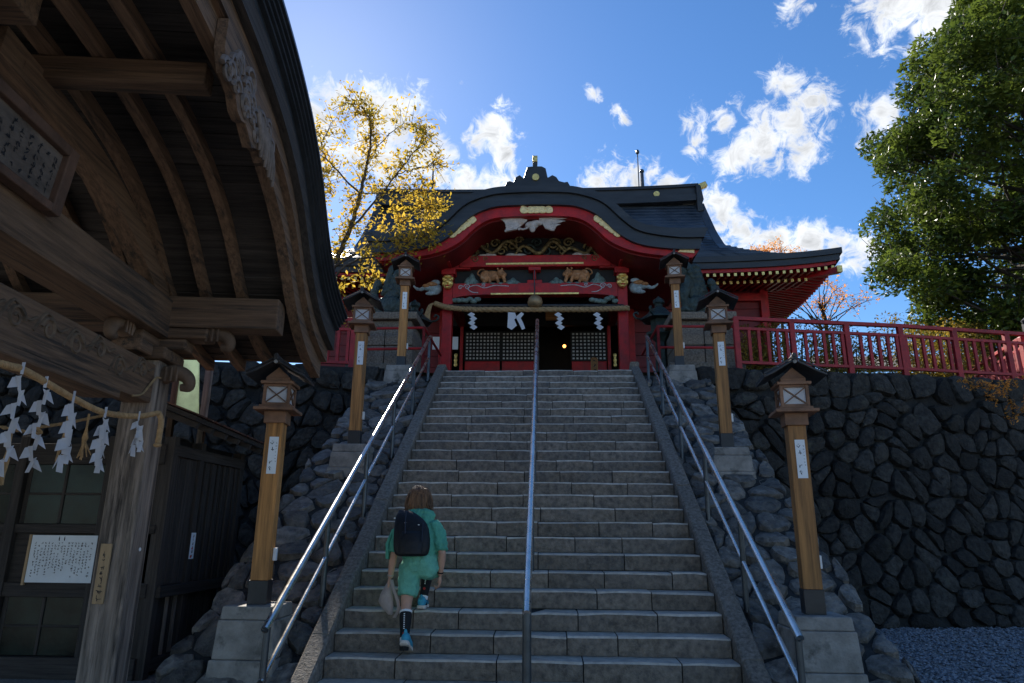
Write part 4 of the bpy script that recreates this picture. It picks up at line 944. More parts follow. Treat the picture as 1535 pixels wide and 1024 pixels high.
# hedge behind the fence
rng = random.Random(51); g = MB()
hx = 5.0; i = 0
while hx < 13.5:
    y = 17.5+rng.uniform(-.6,.6)
    lv, tw = MB(), MB(); h = rng.uniform(2.0,2.5); w = rng.uniform(.6,.8)
    o = thing('hedge_shrub', 'yellow green shrub in the hedge seen between the red balusters', 'shrub', (hx, y, T), 0, 'shrubs of the hedge behind the red fence')
    for q in range(5): tw.tube([(hx, y, T-.05), (hx+rng.uniform(-.4,.4), y+rng.uniform(-.3,.3), T+h*.75)], [.025,.008], 5)
    for q in range(2600):
        d = Vector((rng.gauss(0,1), rng.gauss(0,1), rng.gauss(0,1))).normalized()*(rng.random()**.35); d = Vector((d.x*w*1.05, d.y*w, d.z*h*.52)); k = 1+.18*noise.noise(d*3+Vector((hx,0,0)))
        leaf(lv, Vector((hx, y, T+h*.52))+d*k, .085, rng, 1)
    tw.build('stems', 'bark', o); lv.build('foliage', 'leaf_hedge', o); hx += rng.uniform(.62,.85)
# orange branch hanging over the wall at the far right
rng = random.Random(9); Yb = 12.4; o = thing('hanging_branch', 'drooping branch with orange leaves hanging over the dark wall', 'branch', tuple(at(1600,548,Yb)))
LB = [(pl([(1640,530),(1560,560),(1520,575),(1480,580),(1450,572)], Yb, .2), .016, .004), (pl([(1530,572),(1516,595),(1522,615),(1518,630)], Yb, .1), .008, .003), (pl([(1545,568),(1535,600),(1540,620)], Yb, .1), .008, .003), (pl([(1520,575),(1500,592),(1490,597)], Yb, .1), .006, .003)]
limbs_tree(o, LB, rng, .01, 'leaf_orange', 16, 8, .06, .15, skip=.25)
# grey roofed building far behind the evergreen, seen under the tree
fb = thing('distant_house', 'small low house with pale roof half hidden behind the red railing', 'house', (12.5, 24, T))
g = MB(); g.box((12.8, 24, T+1.1), (6, 3, 2.2)); g.build('wall', 'planks_z', fb)
g = MB(); g.prism([Vector((9.3,22.1,T+2.15)), Vector((16.2,22.1,T+2.15)), Vector((16.2,24,T+3.0)), Vector((9.3,24,T+3.0))], [Vector((9.3,22.1,T+2.3)), Vector((16.2,22.1,T+2.3)), Vector((16.2,24,T+3.15)), Vector((9.3,24,T+3.15))]); g.build('roof', 'concrete', fb)
# ================================================================ wooden water pavilion in the left foreground (local axes: a right, b away, z up)
TH = R(6.5); PO = Vector((-3.65, 5.98, 0))
pv = thing('wooden_pavilion', 'dark weathered timber pavilion with a curved gable roof and carved beams', 'pavilion', (PO.x, PO.y, GZ), TH)
MP = Matrix.Translation(PO) @ Matrix.Rotation(TH, 4, 'Z')        # z stays absolute
MW[pv.name] = Matrix.Translation((PO.x, PO.y, GZ)) @ Matrix.Rotation(TH, 4, 'Z')
def Q(a, b, z): return MP @ Vector((a, b, z))
IM = MP.inverted(); IM3 = IM.to_3x3()
def onA(x, y, a): c = IM @ CAM; d = IM3 @ ray(x, y); p = c+d*((a-c.x)/d.x); return p      # photo pixel -> point on the plane a = const
def onB(x, y, b): c = IM @ CAM; d = IM3 @ ray(x, y); return c+d*((b-c.y)/d.y)
def qbox(mb, a0, a1, b0, b1, z0, z1): mb.mbox(MP @ Matrix.Translation(((a0+a1)/2, (b0+b1)/2, (z0+z1)/2)), a1-a0, b1-b0, z1-z0)
def qb(name, m, *bx, bevel=.012, parent=pv):
    g = MB()
    for b in bx: qbox(g, *b)
    return g.build(name, m, parent, bevel=bevel)
BC = -2.95                                                        # ridge line
PR = [(-2.95,4.64),(-2.3,4.61),(-1.8,4.555),(-1.3,4.45),(-.9,4.31),(-.5,4.09),(0,3.69),(.45,3.44),(.9,3.31),(1.28,3.25)]
PRC = [(v.x, v.z) for v in cmr([(b, 0, z) for b, z in PR], 4)]
PRF = [(2*BC-b, z) for b, z in PRC[:0:-1]] + PRC
def rzz(b): return interp(b, PRF)
A0, A1 = -4.6, 1.15
# pillars: the near right one would stand behind the camera's left edge
for a, b in ((0,0), (0,-5.9), (-3.45,0), (-3.45,-5.9)):
    g = MB(); qbox(g, a-.145, a+.145, b-.145, b+.145, GZ+.18, 3.02); g.build('pillar', 'pillar', pv, bevel=.02)
    g = MB(); qbox(g, a-.25, a+.25, b-.25, b+.25, GZ-.1, GZ+.18); g.build('pillar_stone', 'kerb', pv, bevel=.03)
for a in (0, -3.45):
    qb('upper_beam', 'wood_y', (a-.17, a+.17, -6.35, .02, 3.235, 3.60)); 
    lw = qb('tie_beam', 'wood_y', (a-.12, a+.12, -5.75, -.15, 2.62, 2.97))
    qb('beam_lip', 'wood_y', (a-.14, a+.15, -5.2, -.75, 2.55, 2.617))
    if a == 0:                                                    # carved clouds along the tie beam
        g = MB(); rg = random.Random(6)
        for k in range(13):
            b = -.42-k*.34+rg.uniform(-.04,.04); zc = 2.83+rg.uniform(-.04,.05); r = rg.uniform(.06,.105); n = 20
            g.tube([Q(.122, b+r*(1-q/n*.8)*math.cos(q/n*9)*(1 if k % 2 else -1), zc+r*(1-q/n*.8)*math.sin(q/n*9)) for q in range(n+1)], [.016-.008*q/n for q in range(n+1)], 5)
            g.tube(cmr([Q(.122, b-.16, zc-.05), Q(.125, b-.05, zc+.10), Q(.125, b+.1, zc+.02), Q(.122, b+.2, zc+.06)], 4), .011, 5)
        g.build('cloud_carving', 'carvebeam', lw, smooth=60)
        g = MB(); g.tube(cmr([Q(.125,-.50,2.62), Q(.13,-.36,2.66), Q(.14,-.26,2.76), Q(.16,-.20,2.84), Q(.17,-.14,2.85)], 5), .010, 5); g.build('carved_tendril', 'straw', lw, smooth=60)
for b in (0, -5.9):
    qb('purlin', 'wood_x', (A0+.3, 1.14, b-.125, b+.125, 3.34, 3.64))
qb('ridge_purlin', 'wood_x', (A0+.3, .38, BC-.12, BC+.12, 4.36, 4.62))
for b in (-2.2, 2*BC+2.2): qb('middle_purlin', 'wood_x', (A0+.3, 1.12, b-.075, b+.075, rzz(b)-.18, rzz(b)-.008))
# gable strut and curved braces on the right gable
qb('gable_strut', 'wood_z', (-.1, .1, BC-.12, BC+.12, 3.6, 4.36)); 
for s in (-1, 1):
    g = MB(); c = cmr([Q(.0, BC+s*2.9, 3.62), Q(.0, BC+s*2.2, 4.02), Q(.0, BC+s*1.3, 4.30), Q(.0, BC+s*.3, 4.40)], 5)
    for p, q in zip(c, c[1:]): g.beam(p, q+(q-p)*.04, .16, .20)
    g.build('curved_brace', 'wood_y', pv)
# bracket blocks on the far right pillar
qb('bracket', 'wood_x', (-.21,.21,-.21,.21,3.02,3.13), (-.33,.33,-.10,.10,3.132,3.235), bevel=.02); qb('bracket', 'wood_y', (-.095,.095,-.42,.34,3.134,3.232), (-.13,.13,-.50,-.26,3.02,3.13), bevel=.02)
qb('bracket', 'wood_x', (.12,.52,-.12,.12,3.236,3.335), bevel=.02)
for a0, b0, z0, dx, dy in ((.14,-.02,2.90,1,0), (.45,.0,3.29,1,0), (-.02,-.5,3.20,0,-1)):  # carved nosings
    g = MB(); g.tube(cmr([Q(a0,b0,z0), Q(a0+.12*dx,b0+.12*dy,z0+.03), Q(a0+.22*dx,b0+.22*dy,z0-.02), Q(a0+.24*dx,b0+.24*dy,z0-.10), Q(a0+.17*dx,b0+.17*dy,z0-.11)], 5), [.085-.0025*i for i in range(21)], 10)
    for k in range(3): g.tube([Q(a0+(.05+.05*k)*dx-.08*dy, b0+(.05+.05*k)*dy-.085*dx, z0+.06), Q(a0+(.05+.05*k)*dx-.08*dy, b0+(.05+.05*k)*dy-.085*dx, z0-.07)], .012, 5)
    g.build('carved_nosing', 'wood_old', pv, smooth=60)
# rafters, following the roof curve
def curved(mb, a0, a1, f0, f1, bs=None):
    pts = [p for p in PRF if bs is None or bs[0] <= p[0] <= bs[1]]
    rings = [[Q(a0, b, z+f0), Q(a1, b, z+f0), Q(a1, b, z+f1), Q(a0, b, z+f1)] for b, z in pts]; return mb.loft(rings)
a = .02
ras = [.06, .40, .74] + [-.28-.34*k for k in range(12)]
for a in ras:
    curved(MB(), a-.042, a+.042, -.005, .10).build('rafter', 'wood_y', pv, smooth=30)
# roof boards: one plank at a time, lapped
rg = random.Random(12); ks = list(np.arange(2*BC-1.28, 1.28, .165))
for b in ks:
    b1 = min(b+.19, 1.285); z0, z1 = rzz(b), rzz(b1); up = .012 if b < BC else 0; dn = 0 if b < BC else .012
    g = MB(); y = rg.uniform(-.003, .003)
    g.prism([Q(A0, b, z0+.102+up+y), Q(A0, b1, z1+.102+dn+y), Q(A0, b1, z1+.124+dn+y), Q(A0, b, z0+.124+up+y)], [Q(1.16, b, z0+.102+up+y), Q(1.16, b1, z1+.102+dn+y), Q(1.16, b1, z1+.124+dn+y), Q(1.16, b, z0+.124+up+y)]); g.build('roof_board', 'planks_x', pv)
# bargeboards and the thick black roofing
def bb_(a0, a1, f0, f1, m, name):
    return curved(MB(), a0, a1, f0, f1).build(name, m, pv, smooth=30)
bb_(1.165, 1.265, -.06, .36, 'wood_y', 'bargeboard'); bb_(1.267, 1.33, .12, .40, 'wood_y', 'bargeboard')
bb_(1.332, 1.40, .26, .45, 'planks_y', 'verge_board')
curved(MB(), A0-.05, 1.40, .452, .50).build('roofing', 'roofblack', pv, smooth=30)
for k in range(5): curved(MB(), A0-.06, 1.44+.022*k, .501+.034*k, .531+.034*k).build('roofing_layer', 'roofblack', pv, smooth=30)
# eave board
for b, s in ((1.27, 1), (2*BC-1.27, -1)): qb('eave_board', 'wood_x', (A0, 1.16, b-.06*(s > 0), b+.06*(s < 0), 3.36, 3.70), bevel=.01)
# carved pendant hiding the middle purlin end
g = MB(); rg = random.Random(21); b0, b1 = -2.55, -1.36
zc = lambda t: rzz(b0+(b1-b0)*t)-.02
ring = []
up_, lo_ = [], []
for k in range(15):
    t = k/14; w = .14+.22*math.sin(math.pi*min(1, t*1.02))**.6; b = b0+(b1-b0)*t; up_.append((b, rzz(b)+.10)); lo_.append((b, rzz(b)+.02-w-.035*math.sin(t*25)))
rr = up_+lo_[::-1]; g.prism([Q(1.272, b, z) for b, z in rr], [Q(1.34, b, z) for b, z in rr]); pn = g.build('carved_pendant', 'wood_y', pv, smooth=40)
g = MB()
for k in range(26):
    t = rg.uniform(.05,.95); b = b0+(b1-b0)*t; z = rzz(b)-.12+rg.uniform(-.14,.13); r = rg.uniform(.05,.11); n = 16; sg = rg.choice((-1,1))
    g.tube([Q(1.345, b+sg*r*(1-q/n*.75)*math.cos(q/n*8), z+r*(1-q/n*.75)*math.sin(q/n*8)) for q in range(n+1)], [.022-.010*q/n for q in range(n+1)], 5)
for k in range(8):
    b = b1-.42+k*.055; g.tube(cmr([Q(1.345, b-.10, rzz(b)-.02), Q(1.36, b-.03, rzz(b)-.18), Q(1.35, b+.03, rzz(b)-.30-.02*(k % 2))], 4), [.024,.024,.024,.023,.022,.02,.018,.016,.012], 6)
g.build('pendant_relief', 'carvebeam2', pn, smooth=60)
# inscribed plaque standing on the beam, leaning out
def PLQ(u, v, w): 
    return Q(.22+.05*v/.45+w, -2.12-u, 3.50+v)                   # u away from the right end, v up
pq = thing('inscribed_plaque', 'framed wooden plaque with faded brush writing set on the pavilion beam', 'plaque', tuple(PLQ(.6,0,0)))
g = MB(); g.prism([PLQ(0,0,0),PLQ(1.6,0,0),PLQ(1.6,.44,0),PLQ(0,.44,0)], [PLQ(0,0,-.03),PLQ(1.6,0,-.03),PLQ(1.6,.44,-.03),PLQ(0,.44,-.03)]); g.build('board', 'plaqueboard', pq)
for u0, u1, v0, v1, m in ((-.02,.075,-.01,.45,'plaqueframe'), (.0751,1.6,.385,.45,'plaqueframe'), (.0751,1.6,-.01,.045,'plaqueframe')):
    g = MB(); g.prism([PLQ(u0,v0,.045),PLQ(u1,v0,.045),PLQ(u1,v1,.045),PLQ(u0,v1,.045)], [PLQ(u0,v0,-.035),PLQ(u1,v0,-.035),PLQ(u1,v1,-.035),PLQ(u0,v1,-.035)]); g.build('plaque_frame', m, pq, bevel=.008)
g = MB(); rg = random.Random(33)
for k in range(9): strokes(g, lambda u, v: PLQ(.13+k*.085-u+rg.uniform(-.006,.006), .215+v, .004), .07, .30*rg.uniform(.75,1), 6, rg, 1.0, .17)
g.build('brush_writing', 'ink', pq, kind='stuff')
# ---------------- rope with paper streamers under the tie beam
RP = [onA(x, y, .25) for x, y in ((0,545),(31,553),(68,573),(106,595),(155,618),(205,624),(238,619))]
rpw = [MP @ p for p in [Vector((.25,-5.8,2.5)), Vector((.25,-3.4,2.40))] + RP]
ro = thing('straw_rope', 'thin tan straw rope sagging under the carved pavilion beam', 'rope', tuple(rpw[4]))
rope(rpw, .021, 3, 90, 700, 5).build('twisted_rope', 'straw2', ro, smooth=60)
e = rpw[-1]; rope([e, e+Vector((.03,.0,-.06)), e+Vector((.035,0,-.16)), e+Vector((.03,0,-.27))], .022, 3, 6, 60, 5).build('rope_tail', 'straw2', ro, smooth=60)
g = MB(); g.ell(e+Vector((.03,0,-.28)), (.035,.035,.02)); g.build('rope_knot', 'straw2', ro, smooth=60)
r2 = [MP @ onA(x, y, -.25) for x, y in ((0,640),(60,640),(110,632),(160,622),(215,612))]; r2 = [MP @ Vector((-.25,-5.8,2.2))]+r2
r2o = thing('straw_rope', 'second thinner straw rope hanging inside the pavilion behind the paper streamers', 'rope', tuple(r2[2])); rope(r2, .012, 2, 70, 400, 5).build('twisted_rope', 'straw2', r2o, smooth=60)
for i, (x, y, n) in enumerate(((13,680,8), (98,655,10), (130,650,12))):
    g = MB(); rg = random.Random(60+i); p = MP @ onA(x, y-8, -.2)
    for k in range(n): g.tube([p, p+Vector((rg.uniform(-.02,.02),0,-.08)), p+Vector((rg.uniform(-.06,.06),rg.uniform(-.03,.03),-.21-.05*rg.random()))], [.008,.009,.004], 4)
    g.tube([p+Vector((0,0,.12)), p+Vector((0,0,-.05))], .009, 5); tag(g.build('straw_tassel', 'straw2'), ('short yellow straw tassel behind the leftmost streamer of the rope', 'straw tassel hanging behind the square folded streamer', 'fanned brown straw tassel between two paper streamers')[i].replace('leftmost', 'outermost'), 'tassel', 'straw tassels on the rope')
def shide(i, x, y, hang, label, s=1.0, fold=.6, ang=0):
    p = MP @ onA(x, y, .25); g = MB(); rg = random.Random(100+i); d = (Q(0,1,0)-Q(0,0,0)); d = (d*math.cos(ang)+Vector((d.y,-d.x,0))*math.sin(ang)); n = Vector((d.y, -d.x, 0))
    g.prism([p+d*a*s+Vector((0,0,b*s))+n*.024 for a, b in ((-.012,.04),(.014,.045),(.012,-.06),(-.012,-.06))], [p+d*a*s+Vector((0,0,b*s))+n*.021 for a, b in ((-.012,.04),(.014,.045),(.012,-.06),(-.012,-.06))])
    for k in range(7):
        side = 1 if (k+i) % 2 else -1; z = -.06-k*hang/7; c0 = p+Vector((0,0,z))+d*(side*.022*s)+n*(.01+.012*fold*(k % 3))
        for j in range(2):
            an = side*(.30+.25*rg.random()) if j == 0 else -side*(.05+.3*rg.random()); w, h = (.075*s, .105*s) if j == 0 else (.030*s, .13*s); tl = rg.uniform(-.5,.5)+(.8 if j else 0)
            c = c0+n*.012*j; q = []
            for u_, v_ in ((-.5,0),(.5,.08),(.5,-1),(-.5,-.95)):
                x_, z_ = u_*w, v_*h; q.append(c+d*(x_*math.cos(an)+z_*math.sin(an)*-.8)+Vector((0,0,-x_*math.sin(an)+z_*math.cos(an)))+n*(x_*tl+abs(v_)*rg.uniform(-.008,.02)))
            g.prism(q, [v+n*.0025 for v in q])
    return tag(g.build('paper_streamer', 'shide2'), label, 'paper streamer', 'paper streamers on the pavilion rope')
shide(0, 31, 551, .58, 'long crumpled white streamer outermost from the pavilion pillar', .72, .5, .5)
shide(1, 68, 572, .50, 'folded white streamer with forked tails, next to the outermost streamer', .72, .3, .9)
shide(2, 106, 594, .40, 'white streamer folded in big square flaps, middle of the pavilion rope', .85, .4, .1)
shide(3, 155, 617, .34, 'white streamer with many narrow overlapping slips before the brown tassel', .78, .4, .4)
shide(4, 205, 622, .22, 'short splayed white streamer next to the pavilion pillar', .7, 1.6, .2)
# ---------------- things on the pillar
def PF(u, v, w=0): return Q(u, -.147-w, v)
a, b = onB(150,905,-.15), onB(182,815,-.15); zt, zb = b.z, a.z
nb = thing('name_board', 'narrow tan wooden board with brush writing nailed to the pavilion pillar', 'name board', tuple(PF(-.05,zb)))
uc = -.055; g = MB(); g.prism([PF(uc-.045,zb,.022),PF(uc+.045,zb,.022),PF(uc+.045,zt,.022),PF(uc-.045,zt,.022)], [PF(uc-.045,zb,.002),PF(uc+.045,zb,.002),PF(uc+.045,zt,.002),PF(uc-.045,zt,.002)]); bdo = g.build('board', 'tanboard', nb, bevel=.004)
g = MB(); strokes(g, lambda u, v: PF(uc+u, (zt+zb)/2+v, .0245), .055, (zt-zb)*.94, 9, random.Random(14), .9, .15); g.build('brush_writing', 'ink', nb, kind='stuff')
g = MB(); p = Q(.147, .0, 1.37); g.tube([p, p+Vector((.004,0,0))], .016, 10); tag(g.build('round_tack', 'white'), 'small white round tack on the side of the pavilion pillar', 'tack')
# ================================================================ wooden hut behind the pavilion
HX, HY = -4.03, 7.2; HZ = GZ
hut = thing('wooden_hut', 'small dark board walled hut with old windows behind the pavilion pillar', 'hut', (HX-1, HY+.6, GZ))
def hb(name, m, c0, c1, bevel=.006, parent=hut):
    g = MB(); g.box([(c0[i]+c1[i])/2 for i in range(3)], [abs(c1[i]-c0[i]) for i in range(3)]); return g.build(name, m, parent, bevel=bevel)
YB = 8.95
hb('inner_core', 'dark', (HX-2.8, HY+.1, HZ+.05), (HX-.08, YB-.1, 2.5), 0)
hb('sill', 'planks_y', (HX-.05, HY, HZ+.05), (HX+.03, YB, HZ+.17))
hb('rail_beam', 'planks_y', (HX-.06, HY, .86), (HX+.10, YB, .97)); hb('head_beam', 'planks_y', (HX-.06, HY, 2.30), (HX+.06, YB, 2.42))
for y in (HY+.03, HY+.62, YB-.05): hb('corner_post', 'planks_z', (HX-.07, y-.05, HZ), (HX+.055, y+.05, 2.5))
rg = random.Random(3)
y = HY+.09
while y < YB-.12:
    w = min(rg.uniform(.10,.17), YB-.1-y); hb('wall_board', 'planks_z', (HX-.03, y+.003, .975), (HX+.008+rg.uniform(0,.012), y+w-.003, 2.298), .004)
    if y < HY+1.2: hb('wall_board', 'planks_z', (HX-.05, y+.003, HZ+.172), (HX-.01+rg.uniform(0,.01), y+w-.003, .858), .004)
    y += w
y = HY+.75
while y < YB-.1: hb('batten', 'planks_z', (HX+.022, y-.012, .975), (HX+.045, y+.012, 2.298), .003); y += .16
hb('lower_stile', 'pillar', (HX+.0, HY+.46, HZ+.18), (HX+.03, HY+.50, .85)); hb('lower_stile', 'pillar', (HX+.0, HY+.30, HZ+.18), (HX+.03, HY+.335, .85))
# front with windows
fw0, fw1 = -6.9, HX-.03
for x in (HX-.6, -5.62, -6.7): hb('front_post', 'planks_z', (x-.055, HY-.055, HZ), (x+.055, HY+.05, 2.5))
hb('front_rail', 'planks_x', (fw0, HY-.04, .86), (fw1, HY+.04, 1.0)); hb('front_rail', 'planks_x', (fw0, HY-.04, 1.49), (fw1, HY+.04, 1.58)); hb('front_rail', 'planks_x', (fw0, HY-.04, 2.2), (fw1, HY+.04, 2.42)); hb('front_sill', 'planks_x', (fw0, HY-.06, HZ), (fw1, HY+.05, HZ+.2))
hb('front_panel', 'planks_x', (fw0, HY+.0, 1.0), (fw1, HY+.03, 1.49))
for x0, x1, z0, z1 in ((-5.56,-4.69,1.585,2.195), (-5.56,-4.69,.31,.855), (-6.64,-5.68,1.585,2.195), (-6.64,-5.68,.31,.855)):
    wn = hb('window', 'planks_z', (x0, HY-.005, z0), (x0+.05, HY+.03, z1)); xm = (x0+x1)/2; zm = (z0+z1)/2
    hb('mullion', 'planks_z', (xm-.015, HY-.012, z0+.002), (xm+.015, HY+.02, z1-.002), .003, wn); hb('mullion', 'planks_x', (x0+.052, HY-.010, zm-.012), (xm-.016, HY+.018, zm+.012), .003, wn); hb('mullion', 'planks_x', (xm+.016, HY-.010, zm-.012), (x1, HY+.018, zm+.012), .003, wn)
    for xa, xb in ((x0+.052, xm-.016), (xm+.016, x1)):
        for za, zb_ in ((z0, zm-.013), (zm+.013, z1)): hb('pane', 'glass_old', (xa, HY+.0, za), (xb, HY+.006, zb_), 0, wn)
for x in (HX-.45, HX-.3, HX-.15): hb('front_board', 'planks_z', (x-.073, HY-.0, HZ+.2), (x+.073, HY+.025, 2.2), .004)
# hut roof, eave running away along the side wall, rusty tin edge
g = MB(); zE, zF_ = 2.62, 2.50
g.prism([Vector((HX+.42, HY-.35, zE)), Vector((HX+.42, YB+.35, zF_)), Vector((HX-1.6, YB+.35, zF_+.75)), Vector((HX-1.6, HY-.35, zE+.75))], [Vector((HX+.42, HY-.35, zE+.05)), Vector((HX+.42, YB+.35, zF_+.05)), Vector((HX-1.6, YB+.35, zF_+.8)), Vector((HX-1.6, HY-.35, zE+.8))]); hr = g.build('roof', 'planks_x', hut)
for k in range(12):
    t0, t1 = k/12, (k+1)/12-.01; ya, yb = HY-.37+(YB-HY+.74)*t0, HY-.37+(YB-HY+.74)*t1; za, zb_ = zE+.052+(zF_-zE)*t0, zE+.052+(zF_-zE)*t1
    g = MB(); g.prism([Vector((HX+.45,ya,za)), Vector((HX+.45,yb,zb_)), Vector((HX-1.6,yb,zb_+.76)), Vector((HX-1.6,ya,za+.76))], [Vector((HX+.45,ya,za+.018)), Vector((HX+.45,yb,zb_+.018)), Vector((HX-1.6,yb,zb_+.778)), Vector((HX-1.6,ya,za+.778))]); g.build('tin_sheet', 'tin', hr)
for y in np.arange(HY-.25, YB+.3, .33): t = (y-HY+.35)/(YB-HY+.7); z = zE+(zF_-zE)*t; g = MB(); g.beam((HX+.40, y, z-.035), (HX-.6, y, z+.335), .05, .06); g.build('rafter', 'planks_x', hr)
# sheets and notices on the hut
nt_ = thing('notice_board', 'white notice sheet with columns of small writing on the hut front', 'notice board', (-5.04, HY-.06, .99))
a, b = at(36,873,HY-.06), at(147,803,HY-.06); g = MB(); g.box(((a.x+b.x)/2, HY-.055, (a.z+b.z)/2), (b.x-a.x, .012, b.z-a.z)); g.build('sheet', 'card', nt_)
g = MB(); g.box((a.x-.015, HY-.055, (a.z+b.z)/2-.01), (.025,.03,b.z-a.z+.03)); g.build('wood_edge', 'tanboard', nt_)
g = MB(); rg = random.Random(77); hgt = b.z-a.z; wd = b.x-a.x
for k in range(18):
    xk = a.x+.055+k*(wd-.10)/17; hh = hgt*rg.uniform(.5,.78) if k not in (0,) else hgt*.75
    strokes(g, lambda u, v: Vector((xk+u, HY-.0625, b.z-.065-hh/2+v)), .028, hh, int(hh/.026), rg, .95, .2)
for xx in (.42,.5): strokes(g, lambda u, v: Vector((a.x+wd*xx+u, HY-.0625, b.z-.03+v)), .04, .04, 1, random.Random(1), 1, .25)
g.build('writing', 'ink', nt_, kind='stuff')
ls = thing('paper_label', 'small white label with black and red marks on the hut side wall', 'label', (HX+.05, HY+.62, 1.2))
def HS(u, v, w=0): return Vector((HX+.06+w, HY+.62+u, 1.36+v))
g = MB(); g.prism([HS(-.05,-.14,.003),HS(.05,-.14,.003),HS(.05,.14,.003),HS(-.05,.14,.003)], [HS(-.05,-.14),HS(.05,-.14),HS(.05,.14),HS(-.05,.14)]); g.build('sheet', 'card', ls)
g = MB(); strokes(g, lambda u, v: HS(u, v, .0045), .075, .25, 6, random.Random(5), .9, .22); g.build('print', 'ink', ls)
g = MB(); g.prism([HS(-.015+.02*math.cos(t), -.115+.016*math.sin(t), .0055) for t in np.linspace(0,6,8)], [HS(-.015+.02*math.cos(t), -.115+.016*math.sin(t), .004) for t in np.linspace(0,6,8)]); g.prism([HS(-.005+.016*math.cos(t), -.03+.013*math.sin(t), .0055) for t in np.linspace(0,6,8)], [HS(-.005+.016*math.cos(t), -.03+.013*math.sin(t), .004) for t in np.linspace(0,6,8)]); g.build('red_seal', 'inkred', ls)
# pale panel standing above the hut roof between two posts
ps = thing('pale_panel', 'pale greenish translucent panel in a wooden frame above the hut roof', 'panel', (-4.5, 8.2, 2.6)); Yp = 8.3
c4 = [at(x, y, Yp) for x, y in ((258,625),(297,630),(298,532),(266,534))]
g = MB(); g.prism(c4, [p+Vector((0,.02,0)) for p in c4]); g.build('sheet', 'panel_pale', ps)
g = MB(); p0, p1 = at(303,640,Yp), at(307,520,Yp); g.beam((p0.x,Yp,2.3), (p0.x,Yp,p1.z+.1), .07, .07); g.build('frame_post', 'pillar', ps)
g = MB(); p0 = at(255,640,Yp); g.beam((p0.x,Yp,2.3), (p0.x,Yp,p1.z+.1), .06, .07); g.build('frame_post', 'wood_z', ps)
# ================================================================ the climbing person
J = dict(pel=(630,843,6.62), spi=(627,815,6.62), che=(627,792,6.66), nec=(630,770,6.73), hea=(629,749,6.80),
         ls=(603,788,6.64), le=(590,833,6.56), lw=(585,866,6.60), rs=(653,788,6.66), re=(663,830,6.58), rw=(660,862,6.64),
         lh=(615,850,6.60), lk=(609,907,6.53), la=(606,966,6.36), rh=(645,850,6.64), rk=(643,846,7.00), ra=(634,902,6.90))
J = {k: at(*v) for k, v in J.items()}
per = thing('person', 'person in green shirt and shorts with black backpack climbing the stairs, seen from behind', 'person', (J['pel'].x, 6.4, T-RISE*24))
def fuse(o, vox, sm=2, disp=0, ds=.05):
    r = o.modifiers.new('fuse', 'REMESH'); r.mode = 'VOXEL'; r.voxel_size = vox; r.use_smooth_shade = True
    s = o.modifiers.new('soft', 'SMOOTH'); s.factor = .5; s.iterations = sm
    if disp:
        tx = bpy.data.textures.new('folds', 'CLOUDS'); tx.noise_scale = ds; d = o.modifiers.new('folds', 'DISPLACE'); d.texture = tx; d.strength = disp; d.mid_level = .5; d.texture_coords = 'GLOBAL'
    return o
g = MB(); v3 = Vector
g.ell(J['hea'], (.078,.095,.112), 14, 10); g.tube([J['che'], J['nec'], J['hea']], [.10,.055,.05], 12); g.ell(J['hea']+v3((0,.09,-.01)), (.014,.02,.018)); 
for s in (-1,1): g.ell(J['hea']+v3((s*.078,0,-.01)), (.012,.022,.03))
g.tube([J['pel'], J['spi'], J['che'], (J['che']+J['nec'])/2], [.110,.098,.105,.075], 14)
for a in ('l', 'r'):
    g.tube([J[a+'s'], J[a+'s'].lerp(J[a+'e'], .5), J[a+'e'], J[a+'e'].lerp(J[a+'w'], .35), J[a+'w']], [.048,.042,.035,.036,.023], 12); g.ell(J[a+'s']+v3((.02 if a == 'l' else -.02,0,-.01)), (.045,.045,.045))
    h, k, n = J[a+'h'], J[a+'k'], J[a+'a']
    g.tube([h, h.lerp(k, .5), k, k.lerp(n, .35), k.lerp(n, .7), n], [.080,.068,.048,.047,.036,.030], 14)
    w = J[a+'w']; s = -1 if a == 'l' else 1; d = (w-J[a+'e']).normalized()
    pc = w+d*.045; g.ell(pc, (.018,.034,.045), 12, 8)
    for i in range(4):                                            # four curled fingers of unequal length
        L = (.055,.062,.058,.045)[i]; b = pc+d*.035+v3((0, .027-.018*i, 0)); m = b+d*L*.5+v3((-s*.004,0,0)); e = m+d*L*.30+v3((-s*.026,-.002,0)); f = e+v3((-s*.014,0,.022))
        g.tube([b-d*.02, b, m, e, f], [.0095,.0095,.0088,.0082,.006], 8)
    b = pc+v3((0,.03,.02)); g.tube([b, b+d*.03+v3((-s*.014,.014,0)), b+d*.058+v3((-s*.024,.006,0))], [.012,.0105,.007], 8)
fuse(g.build('body', 'skin', per, smooth=80), .0085, 1)
# ankles into shoes handled below; shirt
g = MB()
def oval(c, rx, ry, n=18, tilt=0): return [c+v3((rx*math.cos(2*math.pi*k/n), ry*math.sin(2*math.pi*k/n), tilt*ry*math.sin(2*math.pi*k/n))) for k in range(n)]
tor = [(J['pel']+v3((0,0,.02)),.165,.125), (J['spi'],.165,.125), (J['spi'].lerp(J['che'],.6),.178,.130), (J['che']+v3((0,0,.0)),.170,.120), (J['che'].lerp(J['nec'],.45),.150,.10), (J['nec']+v3((0,-.01,-.02)),.085,.08)]
g.loft([oval(c, a, b) for c, a, b in tor])
for a, s in (('l',-1), ('r',1)):
    sh_, e = J[a+'s'], J[a+'e']; g.tube([sh_+v3((-s*.04,0,.015)), sh_.lerp(e,.3)+v3((s*.008,0,0)), sh_.lerp(e,.65)+v3((s*.006,0,0)), sh_.lerp(e,.92)], [.074,.072,.070,.066], 14)
